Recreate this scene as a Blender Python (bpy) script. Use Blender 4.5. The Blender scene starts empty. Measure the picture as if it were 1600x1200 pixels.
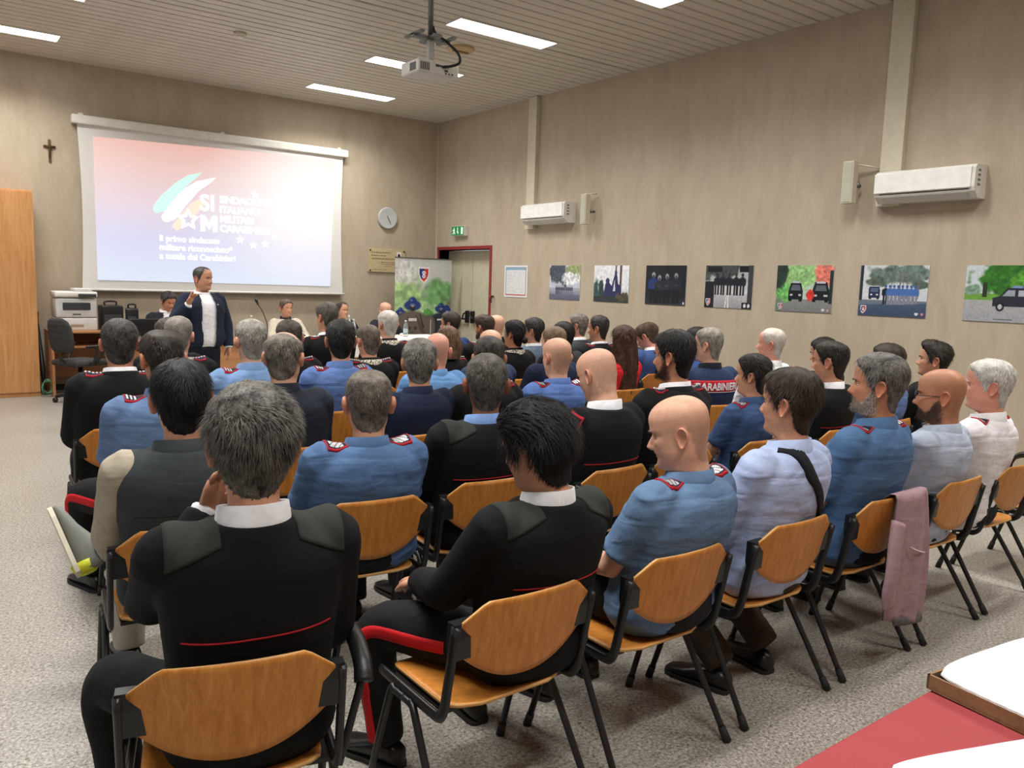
import bpy, bmesh, math, random
import numpy as np
from mathutils import Vector, Matrix
from mathutils.bvhtree import BVHTree

# ------------------------------------------------------------------ camera, world, exposure
scene = bpy.context.scene
COL = scene.collection
cam_d = bpy.data.cameras.new('camera'); cam = bpy.data.objects.new('camera', cam_d); COL.objects.link(cam)
CR = ((0.80084894, 0.04975689, -0.5967958), (-0.59811156, 0.11647436, -0.79290371), (0.03005899, 0.99194656, 0.12303853))
M4 = Matrix(CR).to_4x4(); M4.translation = (0, 0, 1.7)
cam.matrix_world = M4
cam_d.sensor_fit = 'HORIZONTAL'; cam_d.sensor_width = 36.0; cam_d.lens = 1259.4 / 1600 * 36
cam_d.clip_start = 0.05; cam_d.clip_end = 60
scene.camera = cam
world = bpy.data.worlds.new('world'); scene.world = world; world.use_nodes = True
world.node_tree.nodes['Background'].inputs[0].default_value = (0.75, 0.85, 1.0, 1)
world.node_tree.nodes['Background'].inputs[1].default_value = 1.6
scene.view_settings.view_transform = 'Standard'; scene.view_settings.look = 'None'
scene.view_settings.exposure = 0.0; scene.view_settings.gamma = 1.0; scene.view_settings.use_curve_mapping = False
LAMP_STRENGTH = 9.0             # glow of the fluorescent ceiling diffusers
LAMP_POWER = 48.0               # watts thrown downwards by each reflector fitting
D = 13.0; RW = 7.93; CZ = 4.56; LW = -2.6; BW = -2.2

rng = np.random.default_rng(7); random.seed(7)
PI = math.pi

# ------------------------------------------------------------------ helpers
def lin(c):
    c = np.asarray(c, float) / 255.0
    return np.where(c <= 0.04045, c / 12.92, ((c + 0.055) / 1.055) ** 2.4)
def L4(c): return tuple(lin(c)) + (1.0,)

class NT:
    def __init__(s, name):
        s.m = bpy.data.materials.new(name); s.m.use_nodes = True; s.t = s.m.node_tree
        s.b = s.t.nodes['Principled BSDF']
    def n(s, typ, **kw):
        nd = s.t.nodes.new(typ)
        for k, v in kw.items():
            if k.startswith('i_'): nd.inputs[k[2:].replace('_', ' ')].default_value = v
            else: setattr(nd, k, v)
        return nd
    def l(s, a, b): s.t.links.new(a, b)
    def coord(s, kind='Object', scale=(1, 1, 1)):
        tc = s.n('ShaderNodeTexCoord'); mp = s.n('ShaderNodeMapping'); mp.inputs['Scale'].default_value = scale
        s.l(tc.outputs[kind], mp.inputs[0]); return mp.outputs[0]
    def noise(s, vec, scale, detail=3, rough=0.55, dist=0.0):
        nd = s.n('ShaderNodeTexNoise'); nd.inputs['Scale'].default_value = scale; nd.inputs['Detail'].default_value = detail
        nd.inputs['Roughness'].default_value = rough; nd.inputs['Distortion'].default_value = dist
        s.l(vec, nd.inputs['Vector']); return nd.outputs[0]
    def ramp(s, fac, stops):
        nd = s.n('ShaderNodeValToRGB'); e = nd.color_ramp.elements
        while len(e) < len(stops): e.new(0.5)
        for el, (p, c) in zip(e, stops): el.position = p; el.color = c
        s.l(fac, nd.inputs[0]); return nd.outputs[0]
    def bump(s, h, strength=0.3, dist=0.01):
        nd = s.n('ShaderNodeBump'); nd.inputs['Strength'].default_value = strength; nd.inputs['Distance'].default_value = dist
        s.l(h, nd.inputs['Height']); s.l(nd.outputs[0], s.b.inputs['Normal']); return nd
    def set(s, color=None, rough=0.5, metal=0.0, spec=0.5):
        if color is not None: s.b.inputs['Base Color'].default_value = color
        s.b.inputs['Roughness'].default_value = rough; s.b.inputs['Metallic'].default_value = metal
        s.b.inputs['Specular IOR Level'].default_value = spec

MATS = {}
def plain(name, c, rough=0.5, metal=0.0, spec=0.5, var=0.06, scale=12):
    if name in MATS: return MATS[name]
    t = NT(name); t.set(None, rough, metal, spec)
    v = t.noise(t.coord(), scale, 3)
    a = lin(c); t.l(t.ramp(v, [(0.3, tuple(a * (1 - var)) + (1,)), (0.7, tuple(np.minimum(a * (1 + var), 1)) + (1,))]), t.b.inputs['Base Color'])
    MATS[name] = t.m; return t.m
def emit(name, c, strength):
    if name in MATS: return MATS[name]
    t = NT(name); t.set(tuple(0.6 * v for v in c) + (1,), 0.6)
    t.b.inputs['Emission Color'].default_value = tuple(c) + (1,); t.b.inputs['Emission Strength'].default_value = strength
    MATS[name] = t.m; return t.m
def fabric(name, c, rough=0.85, fold=0.5, weave=0.15, var=0.12, foldscale=(3.5, 3.5, 15)):
    if name in MATS: return MATS[name]
    t = NT(name); t.set(None, rough, 0, 0.25)
    o = t.coord('Object', foldscale); big = t.noise(o, 1.0, 2, 0.45, 0.7)
    o2 = t.coord('Object', (1, 1, 1)); mid = t.noise(o2, 16, 3, 0.6, 0.8); fine = t.noise(o2, 420, 1)
    a = lin(c)
    t.l(t.ramp(mid, [(0.3, tuple(a * (1 - var)) + (1,)), (0.7, tuple(np.minimum(a * (1 + var), 1)) + (1,))]), t.b.inputs['Base Color'])
    m1 = t.n('ShaderNodeMath', operation='MULTIPLY_ADD'); t.l(mid, m1.inputs[0]); m1.inputs[1].default_value = 0.18; t.l(big, m1.inputs[2])
    m2 = t.n('ShaderNodeMath', operation='MULTIPLY_ADD'); t.l(fine, m2.inputs[0]); m2.inputs[1].default_value = weave * 0.12; t.l(m1.outputs[0], m2.inputs[2])
    t.bump(m2.outputs[0], fold, 0.020)
    MATS[name] = t.m; return t.m
def vcol(name, rough=0.5, spec=0.4, sss=0.0, bump=0.0, bscale=150):
    if name in MATS: return MATS[name]
    t = NT(name); t.set(None, rough, 0, spec)
    a = t.n('ShaderNodeVertexColor'); a.layer_name = 'Col'
    if bump:
        v = t.noise(t.coord(), 45, 3)
        mx = t.n('ShaderNodeMix', data_type='RGBA', blend_type='MULTIPLY'); mx.inputs[0].default_value = 0.35
        t.l(a.outputs[0], mx.inputs[6]); t.l(t.ramp(v, [(0.3, (0.75, 0.66, 0.62, 1)), (0.65, (1, 1, 1, 1))]), mx.inputs[7])
        t.l(mx.outputs[2], t.b.inputs['Base Color'])
        t.bump(t.noise(t.coord(), bscale, 2), bump, 0.002)
    else: t.l(a.outputs[0], t.b.inputs['Base Color'])
    if sss:
        t.b.inputs['Subsurface Weight'].default_value = sss; t.b.inputs['Subsurface Radius'].default_value = (0.012, 0.004, 0.002)
        t.b.inputs['Subsurface Scale'].default_value = 0.5
    MATS[name] = t.m; return t.m
def hairmat(name, c, rough=0.45, grey=None):
    if name in MATS: return MATS[name]
    t = NT(name); t.set(None, rough + .1, 0, 0.2)
    v = t.noise(t.coord('Object', (1, 1, 0.35)), 130, 3, 0.7); g = t.noise(t.coord(), 22, 3, 0.6)
    a = lin(c); b = lin(grey) if grey is not None else a * 1.9
    mx = t.n('ShaderNodeMath', operation='MULTIPLY_ADD'); t.l(g, mx.inputs[0]); mx.inputs[1].default_value = 0.6
    sb = t.n('ShaderNodeMath', operation='MULTIPLY'); t.l(v, sb.inputs[0]); sb.inputs[1].default_value = 0.5; t.l(sb.outputs[0], mx.inputs[2])
    t.l(t.ramp(mx.outputs[0], [(0.42, tuple(a) + (1,)), (0.70, tuple(b) + (1,))]), t.b.inputs['Base Color'])
    t.bump(v, 0.6, 0.004)
    MATS[name] = t.m; return t.m

def mesh(name, V, F, mats=(), smooth=True, fm=None):
    me = bpy.data.meshes.new(name)
    me.from_pydata(np.asarray(V, float).tolist(), [], [list(map(int, f)) for f in F])
    for m in mats: me.materials.append(m)
    if fm is not None: me.polygons.foreach_set('material_index', np.asarray(fm, np.int32))
    me.polygons.foreach_set('use_smooth', np.full(len(me.polygons), smooth))
    me.update(); return me
def link(name, me, parent=None, loc=None, rot=None):
    o = bpy.data.objects.new(name, me); COL.objects.link(o)
    if parent is not None: o.parent = parent
    if loc is not None: o.location = loc
    if rot is not None: o.rotation_euler = rot
    return o
def tag(o, label=None, cat=None, group=None, kind=None):
    if label: o['label'] = label
    if cat: o['category'] = cat
    if group: o['group'] = group
    if kind: o['kind'] = kind
    return o
def empty(name, loc=(0, 0, 0), rz=0.0):
    o = bpy.data.objects.new(name, None); COL.objects.link(o); o.location = loc; o.rotation_euler = (0, 0, rz)
    o.empty_display_size = 0.1; return o
def copy_tree(o, parent=None):
    c = o.copy(); COL.objects.link(c); c.parent = parent
    for ch in list(o.children): copy_tree(ch, c)
    return c

class MB:
    def __init__(s): s.V = []; s.F = []; s.M = []; s.k = 0
    def add(s, V, F, m=0):
        V = np.asarray(V, float); s.V.append(V); s.F += [[i + s.k for i in f] for f in F]; s.M += [m] * len(F); s.k += len(V); return s
    def box(s, a, b, m=0, bev=0.0):
        a = np.minimum(a, b).astype(float) if False else np.array(a, float); b = np.array(b, float)
        if bev > 0:
            bm = bmesh.new(); bmesh.ops.create_cube(bm, size=1.0)
            for v in bm.verts:
                v.co = Vector([(a[i] + b[i]) / 2 + v.co[i] * (b[i] - a[i]) for i in range(3)])
            bmesh.ops.bevel(bm, geom=bm.edges[:], offset=bev, segments=2, affect='EDGES', profile=0.6)
            bm.verts.index_update()
            V = [tuple(v.co) for v in bm.verts]; F = [[v.index for v in f.verts] for f in bm.faces]; bm.free()
            return s.add(V, F, m)
        x0, y0, z0 = a; x1, y1, z1 = b
        V = [(x0, y0, z0), (x1, y0, z0), (x1, y1, z0), (x0, y1, z0), (x0, y0, z1), (x1, y0, z1), (x1, y1, z1), (x0, y1, z1)]
        return s.add(V, [(0, 3, 2, 1), (4, 5, 6, 7), (0, 1, 5, 4), (1, 2, 6, 5), (2, 3, 7, 6), (3, 0, 4, 7)], m)
    def tube(s, pts, r, n=10, m=0, up=None): V, F = tube(pts, r, n, up); return s.add(V, F, m)
    def loft(s, rings, m=0, cap=True): V, F = loft(rings, cap); return s.add(V, F, m)
    def prism(s, poly, z0, z1, m=0, axis=2):
        """extrude a 2D polygon along an axis (0, 1 or 2)"""
        n = len(poly); P = []
        for z in (z0, z1):
            for u, v in poly: P.append([(z, u, v), (u, z, v), (u, v, z)][axis])
        F = [list(range(n))[::-1], list(range(n, 2 * n))] + [(i, (i + 1) % n, n + (i + 1) % n, n + i) for i in range(n)]
        return s.add(P, F, m)
    def build(s, name, mats, parent=None, smooth=False, loc=None, rot=None):
        if not isinstance(mats, (list, tuple)): mats = [mats]
        me = mesh(name, np.concatenate(s.V), s.F, mats, smooth, s.M)
        return link(name, me, parent, loc, rot)

def gridF(nr, n, closed=True, off=0):
    i = np.arange(nr - 1)[:, None]; j = np.arange(n if closed else n - 1)[None, :]
    j2 = (j + 1) % n
    F = np.stack(np.broadcast_arrays(i * n + j, i * n + j2, (i + 1) * n + j2, (i + 1) * n + j), -1).reshape(-1, 4) + off
    return F
def loft(rings, cap=True):
    R = np.asarray(rings, float); nr, n, _ = R.shape
    F = gridF(nr, n).tolist()
    if cap: F += [list(range(n))[::-1], list(range((nr - 1) * n, nr * n))]
    return R.reshape(-1, 3), F
def frames(pts, up=None):
    P = np.asarray(pts, float); T = np.gradient(P, axis=0); T /= np.linalg.norm(T, axis=1)[:, None] + 1e-12
    u = np.array(up if up is not None else ((0, 0, 1) if abs(T[0][2]) < 0.9 else (1, 0, 0)), float)
    A = []; B = []
    for t in T:
        a = u - t * np.dot(u, t); a /= np.linalg.norm(a) + 1e-12; A.append(a); B.append(np.cross(t, a)); u = a
    return P, T, np.array(A), np.array(B)
def tube_rings(pts, r, n=10, up=None):
    P, T, A, B = frames(pts, up); r = np.asarray(r, float)
    if r.ndim == 0: r = np.full((len(P), 2), float(r))
    elif r.ndim == 1: r = np.stack([r, r], 1) if len(r) == len(P) else np.tile(r, (len(P), 1))
    a = np.arange(n) * 2 * PI / n
    return P[:, None] + (np.cos(a)[None, :, None] * A[:, None] * r[:, None, :1] + np.sin(a)[None, :, None] * B[:, None] * r[:, None, 1:])
def tube(pts, r, n=10, up=None): return loft(tube_rings(pts, r, n, up))
def spline(pts, k=6):
    """Catmull-Rom through points (any dimension)"""
    P = np.asarray(pts, float); Q = np.vstack([2 * P[0] - P[1], P, 2 * P[-1] - P[-2]]); out = []
    for i in range(1, len(Q) - 2):
        p0, p1, p2, p3 = Q[i - 1:i + 3]
        for t in np.arange(k) / k:
            out.append(0.5 * ((2 * p1) + (-p0 + p2) * t + (2 * p0 - 5 * p1 + 4 * p2 - p3) * t * t + (-p0 + 3 * p1 - 3 * p2 + p3) * t ** 3))
    out.append(P[-1]); return np.array(out)
def sinterp(x, xs, ys):
    xs = np.asarray(xs, float); ys = np.asarray(ys, float); x = np.asarray(x, float)
    m = np.gradient(ys, xs); i = np.clip(np.searchsorted(xs, x) - 1, 0, len(xs) - 2)
    h = xs[i + 1] - xs[i]; t = np.clip((x - xs[i]) / h, 0, 1)
    return ((2 * t ** 3 - 3 * t ** 2 + 1) * ys[i] + (t ** 3 - 2 * t ** 2 + t) * h * m[i] + (-2 * t ** 3 + 3 * t ** 2) * ys[i + 1] + (t ** 3 - t ** 2) * h * m[i + 1])
def sstep(a, b, x): t = np.clip((x - a) / (b - a), 0, 1); return t * t * (3 - 2 * t)
def vnoise(P, seed=0):
    """vectorised 3D value noise in [-1, 1]"""
    P = np.asarray(P, float) + seed * 17.31; i = np.floor(P).astype(np.int64); f = P - i; f = f * f * (3 - 2 * f)
    def h(a):
        k = (a[:, 0] * 73856093) ^ (a[:, 1] * 19349663) ^ (a[:, 2] * 83492791) ^ (seed * 2654435761)
        k = (k ^ (k >> 13)) * 1274126177 & 0x7fffffff
        return ((k ^ (k >> 16)) & 0xffff) / 32767.5 - 1
    r = 0
    for dx in (0, 1):
        for dy in (0, 1):
            for dz in (0, 1):
                w = (f[:, 0] if dx else 1 - f[:, 0]) * (f[:, 1] if dy else 1 - f[:, 1]) * (f[:, 2] if dz else 1 - f[:, 2])
                r = r + w * h(i + np.array([dx, dy, dz]))
    return r
def rotm(yaw=0, pitch=0, roll=0):
    """yaw about z (left positive), pitch forward-down positive, roll to the right positive (degrees)"""
    return np.array(Matrix.Rotation(math.radians(yaw), 3, 'Z') @ Matrix.Rotation(-math.radians(pitch), 3, 'X') @ Matrix.Rotation(math.radians(roll), 3, 'Y'))
def text_mesh(txt, size=1.0, bold=0.0, align='LEFT', res=3, spacing=1.0):
    cu = bpy.data.curves.new('t', 'FONT'); cu.body = txt; cu.size = size; cu.align_x = align; cu.resolution_u = res
    cu.offset = bold; cu.space_character = spacing; cu.fill_mode = 'BOTH'
    o = bpy.data.objects.new('t', cu); COL.objects.link(o)
    dg = bpy.context.evaluated_depsgraph_get(); me = o.evaluated_get(dg).to_mesh()
    V = np.array([v.co[:] for v in me.vertices]); F = [list(p.vertices) for p in me.polygons]
    o.evaluated_get(dg).to_mesh_clear(); bpy.data.objects.remove(o); bpy.data.curves.remove(cu)
    return V, F

# ------------------------------------------------------------------ room materials
def wall_mat():
    t = NT('wall_covering'); t.set(None, 0.8, 0, 0.25)
    c = t.coord('Object', (3.2, 3.2, 1.0)); v = t.noise(c, 1.6, 5, 0.62, 0.6)
    c2 = t.coord('Object', (16, 16, 2.6)); w = t.noise(c2, 1.5, 4, 0.6, 0.4)
    blot = t.noise(t.coord('Object', (1, 1, 0.5)), 2.6, 4, 0.65)
    a = t.ramp(v, [(0.28, L4((178, 165, 146))), (0.55, L4((186, 173, 153))), (0.78, L4((193, 181, 161)))])
    b = t.ramp(w, [(0.35, (0.95, 0.94, 0.93, 1)), (0.6, (1, 1, 1, 1))])
    e = t.ramp(blot, [(0.30, (0.91, 0.88, 0.85, 1)), (0.5, (1, 1, 1, 1))])
    m = t.n('ShaderNodeMix', data_type='RGBA', blend_type='MULTIPLY'); m.inputs[0].default_value = 0.7; t.l(a, m.inputs[6]); t.l(b, m.inputs[7])
    m2 = t.n('ShaderNodeMix', data_type='RGBA', blend_type='MULTIPLY'); m2.inputs[0].default_value = 0.8; t.l(m.outputs[2], m2.inputs[6]); t.l(e, m2.inputs[7])
    t.l(m2.outputs[2], t.b.inputs['Base Color']); t.bump(w, 0.06, 0.004); return t.m
def floor_mat():
    t = NT('speckled_floor'); t.set(None, 0.34, 0, 0.4)
    o = t.coord('Object')
    v1 = t.noise(o, 75, 2, 0.75, 0.3); v2 = t.noise(o, 160, 2, 0.7); big = t.noise(o, 1.1, 3, 0.5)
    a = t.ramp(v1, [(0.30, L4((92, 88, 82))), (0.45, L4((152, 147, 139))), (0.58, L4((178, 173, 164))), (0.72, L4((212, 208, 200)))])
    b = t.ramp(v2, [(0.36, (0.5, 0.5, 0.5, 1)), (0.48, (1, 1, 1, 1))])
    m = t.n('ShaderNodeMix', data_type='RGBA', blend_type='MULTIPLY'); m.inputs[0].default_value = 0.75; t.l(a, m.inputs[6]); t.l(b, m.inputs[7])
    c = t.ramp(big, [(0.3, (0.9, 0.89, 0.87, 1)), (0.7, (1, 1, 1, 1))])
    m2 = t.n('ShaderNodeMix', data_type='RGBA', blend_type='MULTIPLY'); m2.inputs[0].default_value = 1.0; t.l(m.outputs[2], m2.inputs[6]); t.l(c, m2.inputs[7])
    t.l(m2.outputs[2], t.b.inputs['Base Color'])
    r = t.n('ShaderNodeMapRange'); r.inputs[3].default_value = 0.25; r.inputs[4].default_value = 0.45; t.l(big, r.inputs[0]); t.l(r.outputs[0], t.b.inputs['Roughness'])
    return t.m
def wood_mat(name, c1, c2, scale=(1, 14, 14), rough=0.4, nscale=3.0):
    t = NT(name); t.set(None, rough, 0, 0.4)
    v = t.noise(t.coord('Object', scale), nscale, 5, 0.6, 1.2)
    t.l(t.ramp(v, [(0.3, L4(c1)), (0.7, L4(c2))]), t.b.inputs['Base Color']); return t.m
W_WALL = wall_mat(); W_FLOOR = floor_mat()
W_SLAT = plain('ceiling_slat_paint', (206, 198, 186), 0.45, 0, 0.4, 0.05, 3)
W_DARK = plain('ceiling_void', (30, 28, 26), 0.9)
W_CAB = wood_mat('cabinet_laminate', (184, 128, 78), (212, 158, 104), (10, 10, 0.7), 0.42, 2.2)
W_WHITE = plain('white_plastic', (226, 224, 216), 0.35)
W_CREAM = plain('cream_paint', (206, 198, 176), 0.45)
W_RED = plain('oxblood_paint', (140, 42, 46), 0.4)
W_BLACK = plain('black_plastic', (22, 22, 23), 0.4)
W_STEEL = plain('grey_steel', (120, 122, 122), 0.4, 0.7)
W_LAMP = emit('fluorescent_diffuser', (1.0, 0.985, 0.95), LAMP_STRENGTH)

# ------------------------------------------------------------------ room shell
tag(MB().box((LW - .2, BW - .2, -.1), (RW + .6, D + .2, 0)).build('floor', W_FLOOR), kind='structure')
tag(MB().box((LW - .2, D, 0), (RW + .6, D + .2, CZ + .2)).build('wall_front', W_WALL), kind='structure')
DY0, DY1, DZ = 11.26, 12.88, 2.28
tag(MB().box((RW, BW, 0), (RW + .3, DY0, CZ + .2)).box((RW, DY0, DZ), (RW + .3, DY1, CZ + .2)).box((RW, DY1, 0), (RW + .3, D, CZ + .2)).build('wall_right', W_WALL), kind='structure')
WINS = [(.4, 2.2), (3.2, 5.0), (6.0, 7.8), (8.8, 10.6)]; WZ0, WZ1 = 1.0, 2.7
b = MB().box((LW - .2, BW, 0), (LW, D, WZ0)).box((LW - .2, BW, WZ1), (LW, D, CZ + .2)); yy = BW
for a0, a1 in WINS: b.box((LW - .2, yy, WZ0), (LW, a0, WZ1)); yy = a1
b.box((LW - .2, yy, WZ0), (LW, D, WZ1))
tag(b.build('wall_left', W_WALL), kind='structure')
W_ALU = plain('window_aluminium', (200, 200, 196), .4, .2)
for i, (a0, a1) in enumerate(WINS):
    wn = tag(empty('window_%d' % (i + 1), (LW - .1, (a0 + a1) / 2, WZ0)), kind='structure'); h = (a1 - a0) / 2; H_ = WZ1 - WZ0
    for y0, y1, z0, z1 in ((-h, h, 0, .06), (-h, h, H_ - .06, H_), (-h, -h + .06, .06, H_ - .06), (h - .06, h, .06, H_ - .06), (-.03, .03, .06, H_ - .06)):
        MB().box((-.04, y0, z0), (.04, y1, z1)).build('window_frame', W_ALU, wn)
tag(MB().box((LW - .2, BW - .2, 0), (RW + .6, BW, CZ + .2)).build('wall_back', W_WALL), kind='structure')
ceil = tag(MB().box((LW - .2, BW - .2, CZ + .045), (RW + .6, D + .2, CZ + .2)).build('ceiling', W_DARK), kind='structure')
LIGHTS = [(5.68, y) for y in (11.9, 9.93, 7.92, 5.95, 3.95, 1.95, -.05)] + [(1.0, y) for y in (11.85, 9.9, 7.92, 5.95, 3.95, 1.95, -.05)]
me_s = None; y = BW; k = 0; PITCH = 0.163
while y < D - .02:
    if me_s is None:
        me_s = mesh('slat', [(x, yy, z) for x in (LW, RW) for yy, z in ((0, .012), (.006, 0), (PITCH - .026, 0), (PITCH - .020, .012), (PITCH - .020, .03), (0, .03))],
                    [(0, 1, 7, 6), (1, 2, 8, 7), (2, 3, 9, 8), (3, 4, 10, 9), (4, 5, 11, 10), (5, 0, 6, 11)], [W_SLAT], False)
    o = link('slat', me_s, ceil, (0, y, CZ + .006 + float(rng.uniform(-.002, .002))))
    if k in (34, 47, 62, 71, 80): o.rotation_euler = (math.radians(2.2), 0, 0)
    y += PITCH; k += 1
tag(MB().box((LW, D - .012, 0), (RW, D, .09)).build('baseboard_front', W_BLACK), kind='structure')
tag(MB().box((RW - .012, BW, 0), (RW, DY0 - .06, .09)).build('baseboard_right', W_BLACK), kind='structure')
tag(MB().box((RW - .018, D - .018, 0), (RW, D, CZ)).build('trim_1', W_CREAM), kind='structure')

# ceiling lights
def ceiling_light(x, y, label):
    t = empty('ceiling_light', (x, y, CZ)); tag(t, label, 'lamp', 'fluorescent ceiling lights')
    a, b = .68, .155; f = .012
    MB().box((-a - f, -b - f, -.004), (a + f, -b, .03)).box((-a - f, b, -.004), (a + f, b + f, .03)).box((-a - f, -b, -.004), (-a, b, .03)).box((a, -b, -.004), (a + f, b, .03)).build('frame', W_WHITE, t)
    MB().box((-a, -b, 0.004), (a, b, .012)).build('diffuser', W_LAMP, t)
    ld = bpy.data.lights.new('tube_light', 'AREA'); ld.shape = 'RECTANGLE'; ld.size = 2 * a - .02; ld.size_y = 2 * b - .02; ld.energy = LAMP_POWER; ld.spread = math.radians(135); ld.color = (1.0, .975, .93)
    lo = bpy.data.objects.new('tube_light', ld); COL.objects.link(lo); lo.parent = t; lo.location = (0, 0, .001)
rown = {11.9: 'nearest the front wall', 11.85: 'above the wooden cabinet by the front wall', 9.93: 'right behind the ceiling projector', 7.92: 'in front of the projector pole', 5.95: 'cut by the top edge of the photo'}
for i, (x, y) in enumerate(LIGHTS):
    if x > 3 and y > 5: lb = 'bright rectangular fluorescent ceiling light ' + rown[y]
    elif y > 11: lb = 'bright rectangular fluorescent ceiling light ' + rown[y]
    else: lb = 'rectangular fluorescent ceiling light over the %s, %s from the front wall' % ('left aisle' if x < 3 else 'seats', ('first', 'second', 'third', 'fourth', 'fifth', 'sixth', 'seventh')[[11.9, 9.93, 7.92, 5.95, 3.95, 1.95, -.05].index(min([11.9, 9.93, 7.92, 5.95, 3.95, 1.95, -.05], key=lambda q: abs(q - y)))])
    ceiling_light(x, y, lb)
a = np.arange(24) * 2 * PI / 24
def disc_rings(prof, n=24, axis=2):
    a = np.arange(n) * 2 * PI / n
    R = [np.stack([r * np.cos(a), r * np.sin(a), np.full(n, z)], 1) for r, z in prof]
    R = np.array(R)
    if axis == 1: R = R[:, :, [0, 2, 1]]
    if axis == 0: R = R[:, :, [2, 0, 1]]
    return R
sd = empty('smoke_detector', (3.34, 10.02, CZ)); tag(sd, 'small round white smoke detector on the slatted ceiling', 'detector')
MB().loft(disc_rings([(.075, .01), (.075, -.015), (.06, -.03)])).build('base', W_CREAM, sd, True)
MB().loft(disc_rings([(.045, -.028), (.04, -.05), (.02, -.056)])).build('sensor_cap', W_WHITE, sd, True)
cv = empty('ceiling_vent', (5.63, 8.74, CZ)); tag(cv, 'round tan ceiling fitting with a slot beside the projector', 'vent')
W_TAN = plain('tan_plastic', (196, 166, 120), 0.5)
MB().loft(disc_rings([(.17, .01), (.17, -.012), (.15, -.03), (.10, -.034)])).build('rim', W_TAN, cv, True)
MB().box((-.11, -.022, -.05), (.11, .022, -.03), 0, .006).build('slot_cover', plain('brown_plastic', (140, 104, 64), .5), cv)

# ------------------------------------------------------------------ projector on its pole
PX, PY, PZ = 3.52, 5.92, 3.40
pm = empty('projector_mount', (PX, PY, CZ)); tag(pm, 'grey steel ceiling pole and plate holding the projector', 'mount')
MB().tube([(0, 0, 0.006), (0, 0, -.90)], .022, 12).build('pole', W_STEEL, pm, True)
MB().box((-.06, -.06, -.012), (.06, .06, .006), 0, .003).build('ceiling_plate', W_STEEL, pm)
MB().box((-.17, -.03, -.915), (.17, .03, -.89)).box((-.03, -.13, -.915), (.03, .13, -.89)).box((-.17, -.13, -.90), (-.13, .13, -.885)).box((.13, -.13, -.90), (.17, .13, -.885)).build('bracket_plate', W_STEEL, pm)
MB().box((-.025, -.02, -1.10), (.025, .02, -.91)).build('drop_arm', plain('pale_steel', (186, 186, 180), .4, .3), pm)
pj = empty('projector', (PX, PY, PZ)); tag(pj, 'white video projector hanging from the ceiling pole', 'projector')
MB().box((-.19, -.14, -.05), (.19, .14, .055), 0, .014).build('body', W_WHITE, pj, True)
b = MB()
for i in range(5): b.box((-.17 + i * .018, -.143, -.03), (-.16 + i * .018, -.138, .03))
for i in range(5): b.box((-.193, -.10 + i * .02, -.03), (-.188, -.088 + i * .02, .03))
b.build('vent_grille', plain('grille_grey', (90, 92, 94), .5), pj)
b = MB()
for i, (w, h, z) in enumerate([(.03, .02, .02), (.025, .012, .022), (.02, .012, .02), (.03, .014, -.01), (.012, .012, -.03), (.012, .012, -.03), (.012, .012, -.03)]):
    x0 = -.03 + i * .028 if i < 4 else -.02 + (i - 4) * .03 + .08
    b.box((x0, -.144, z - h / 2), (x0 + w, -.138, z + h / 2))
b.build('socket_panel', W_BLACK, pj)
R = disc_rings([(.045, .13), (.045, .165), (.036, .17), (.03, .16)], 20, 1); R[:, :, 0] += -.08
MB().loft(R).build('lens', W_BLACK, pj, True)
tag(MB().tube(spline([(.02, -.0, -.8), (.03, -.03, -.86), (.09, -.10, -.93), (.15, -.19, -1.03), (.155, -.20, -1.10), (.10, -.17, -1.13), (.03, -.15, -1.145)], 6), .011, 8).build('projector_cable', W_BLACK, None, True, (PX, PY, CZ)), 'thick dark cable looping from the pole into the projector', 'cable')

# ------------------------------------------------------------------ door, exit sign, wall fittings
d1 = tag(empty('door_1', (RW, (DY0 + DY1) / 2, 0)), kind='structure')
hw = (DY1 - DY0) / 2
MB().box((-.012, -hw - .06, 0), (.30, -hw, DZ + .055)).build('door_frame', W_RED, d1)
MB().box((-.012, hw, 0), (.30, hw + .06, DZ + .055)).build('door_frame', W_RED, d1)
MB().box((-.012, -hw, DZ), (.30, hw, DZ + .055)).build('door_frame', W_RED, d1)
W_DOOR = plain('door_cream', (202, 196, 172), .4)
for s in (-1, 1):
    lf = MB().box((.2, s * .009 if s > 0 else -hw + .004, .01), (.245, hw - .004 if s > 0 else -.009, DZ - .01), 0, .003).build('door_leaf', W_DOOR, d1)
    MB().tube([(.12, s * .10, 1.05), (.12, s * (hw - .1), 1.05)], .016, 10).build('panic_bar', W_BLACK, lf, True)
    MB().box((.12, s * .085 - .02, .98), (.2, s * .085 + .02, 1.20), 0, .01).build('lock_case', W_BLACK, lf)
    MB().tube(spline([(.11, s * .085, 1.16), (.09, s * .11, 1.13), (.11, s * .16, 1.05)], 5), .014, 8).build('lever', W_BLACK, lf, True)
    MB().box((.13, s * (hw - .07) - .02, 1.0), (.2, s * (hw - .07) + .02, 1.12), 0, .008).build('bar_end', W_BLACK, lf)
ex = empty('exit_sign', (RW, 12.14, 2.60)); tag(ex, 'green emergency exit sign above the red-framed door', 'sign')
MB().box((-.09, -.20, -.085), (0, .20, .085), 0, .008).build('housing', W_WHITE, ex)
MB().box((-.094, -.195, -.078), (-.088, .195, .078)).build('green_face', emit('exit_green', tuple(lin((20, 128, 62))), .55), ex)
b = MB(); X = -.097
b.prism([(-.17, -.06), (-.11, -.06), (-.11, .06), (-.17, .06)], X, X + .004, 0, 0)                      # door on the sign
b.prism([(-.02, -.06), (.02, -.02), (.008, -.02), (.008, .055), (-.008, .055), (-.008, -.02), (-.02 - .02, -.02)][0:1] + [(.03, -.015), (.012, -.015), (.012, .06), (-.012, .06), (-.012, -.015), (-.03, -.015)], X, X + .004, 0, 0)
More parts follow.
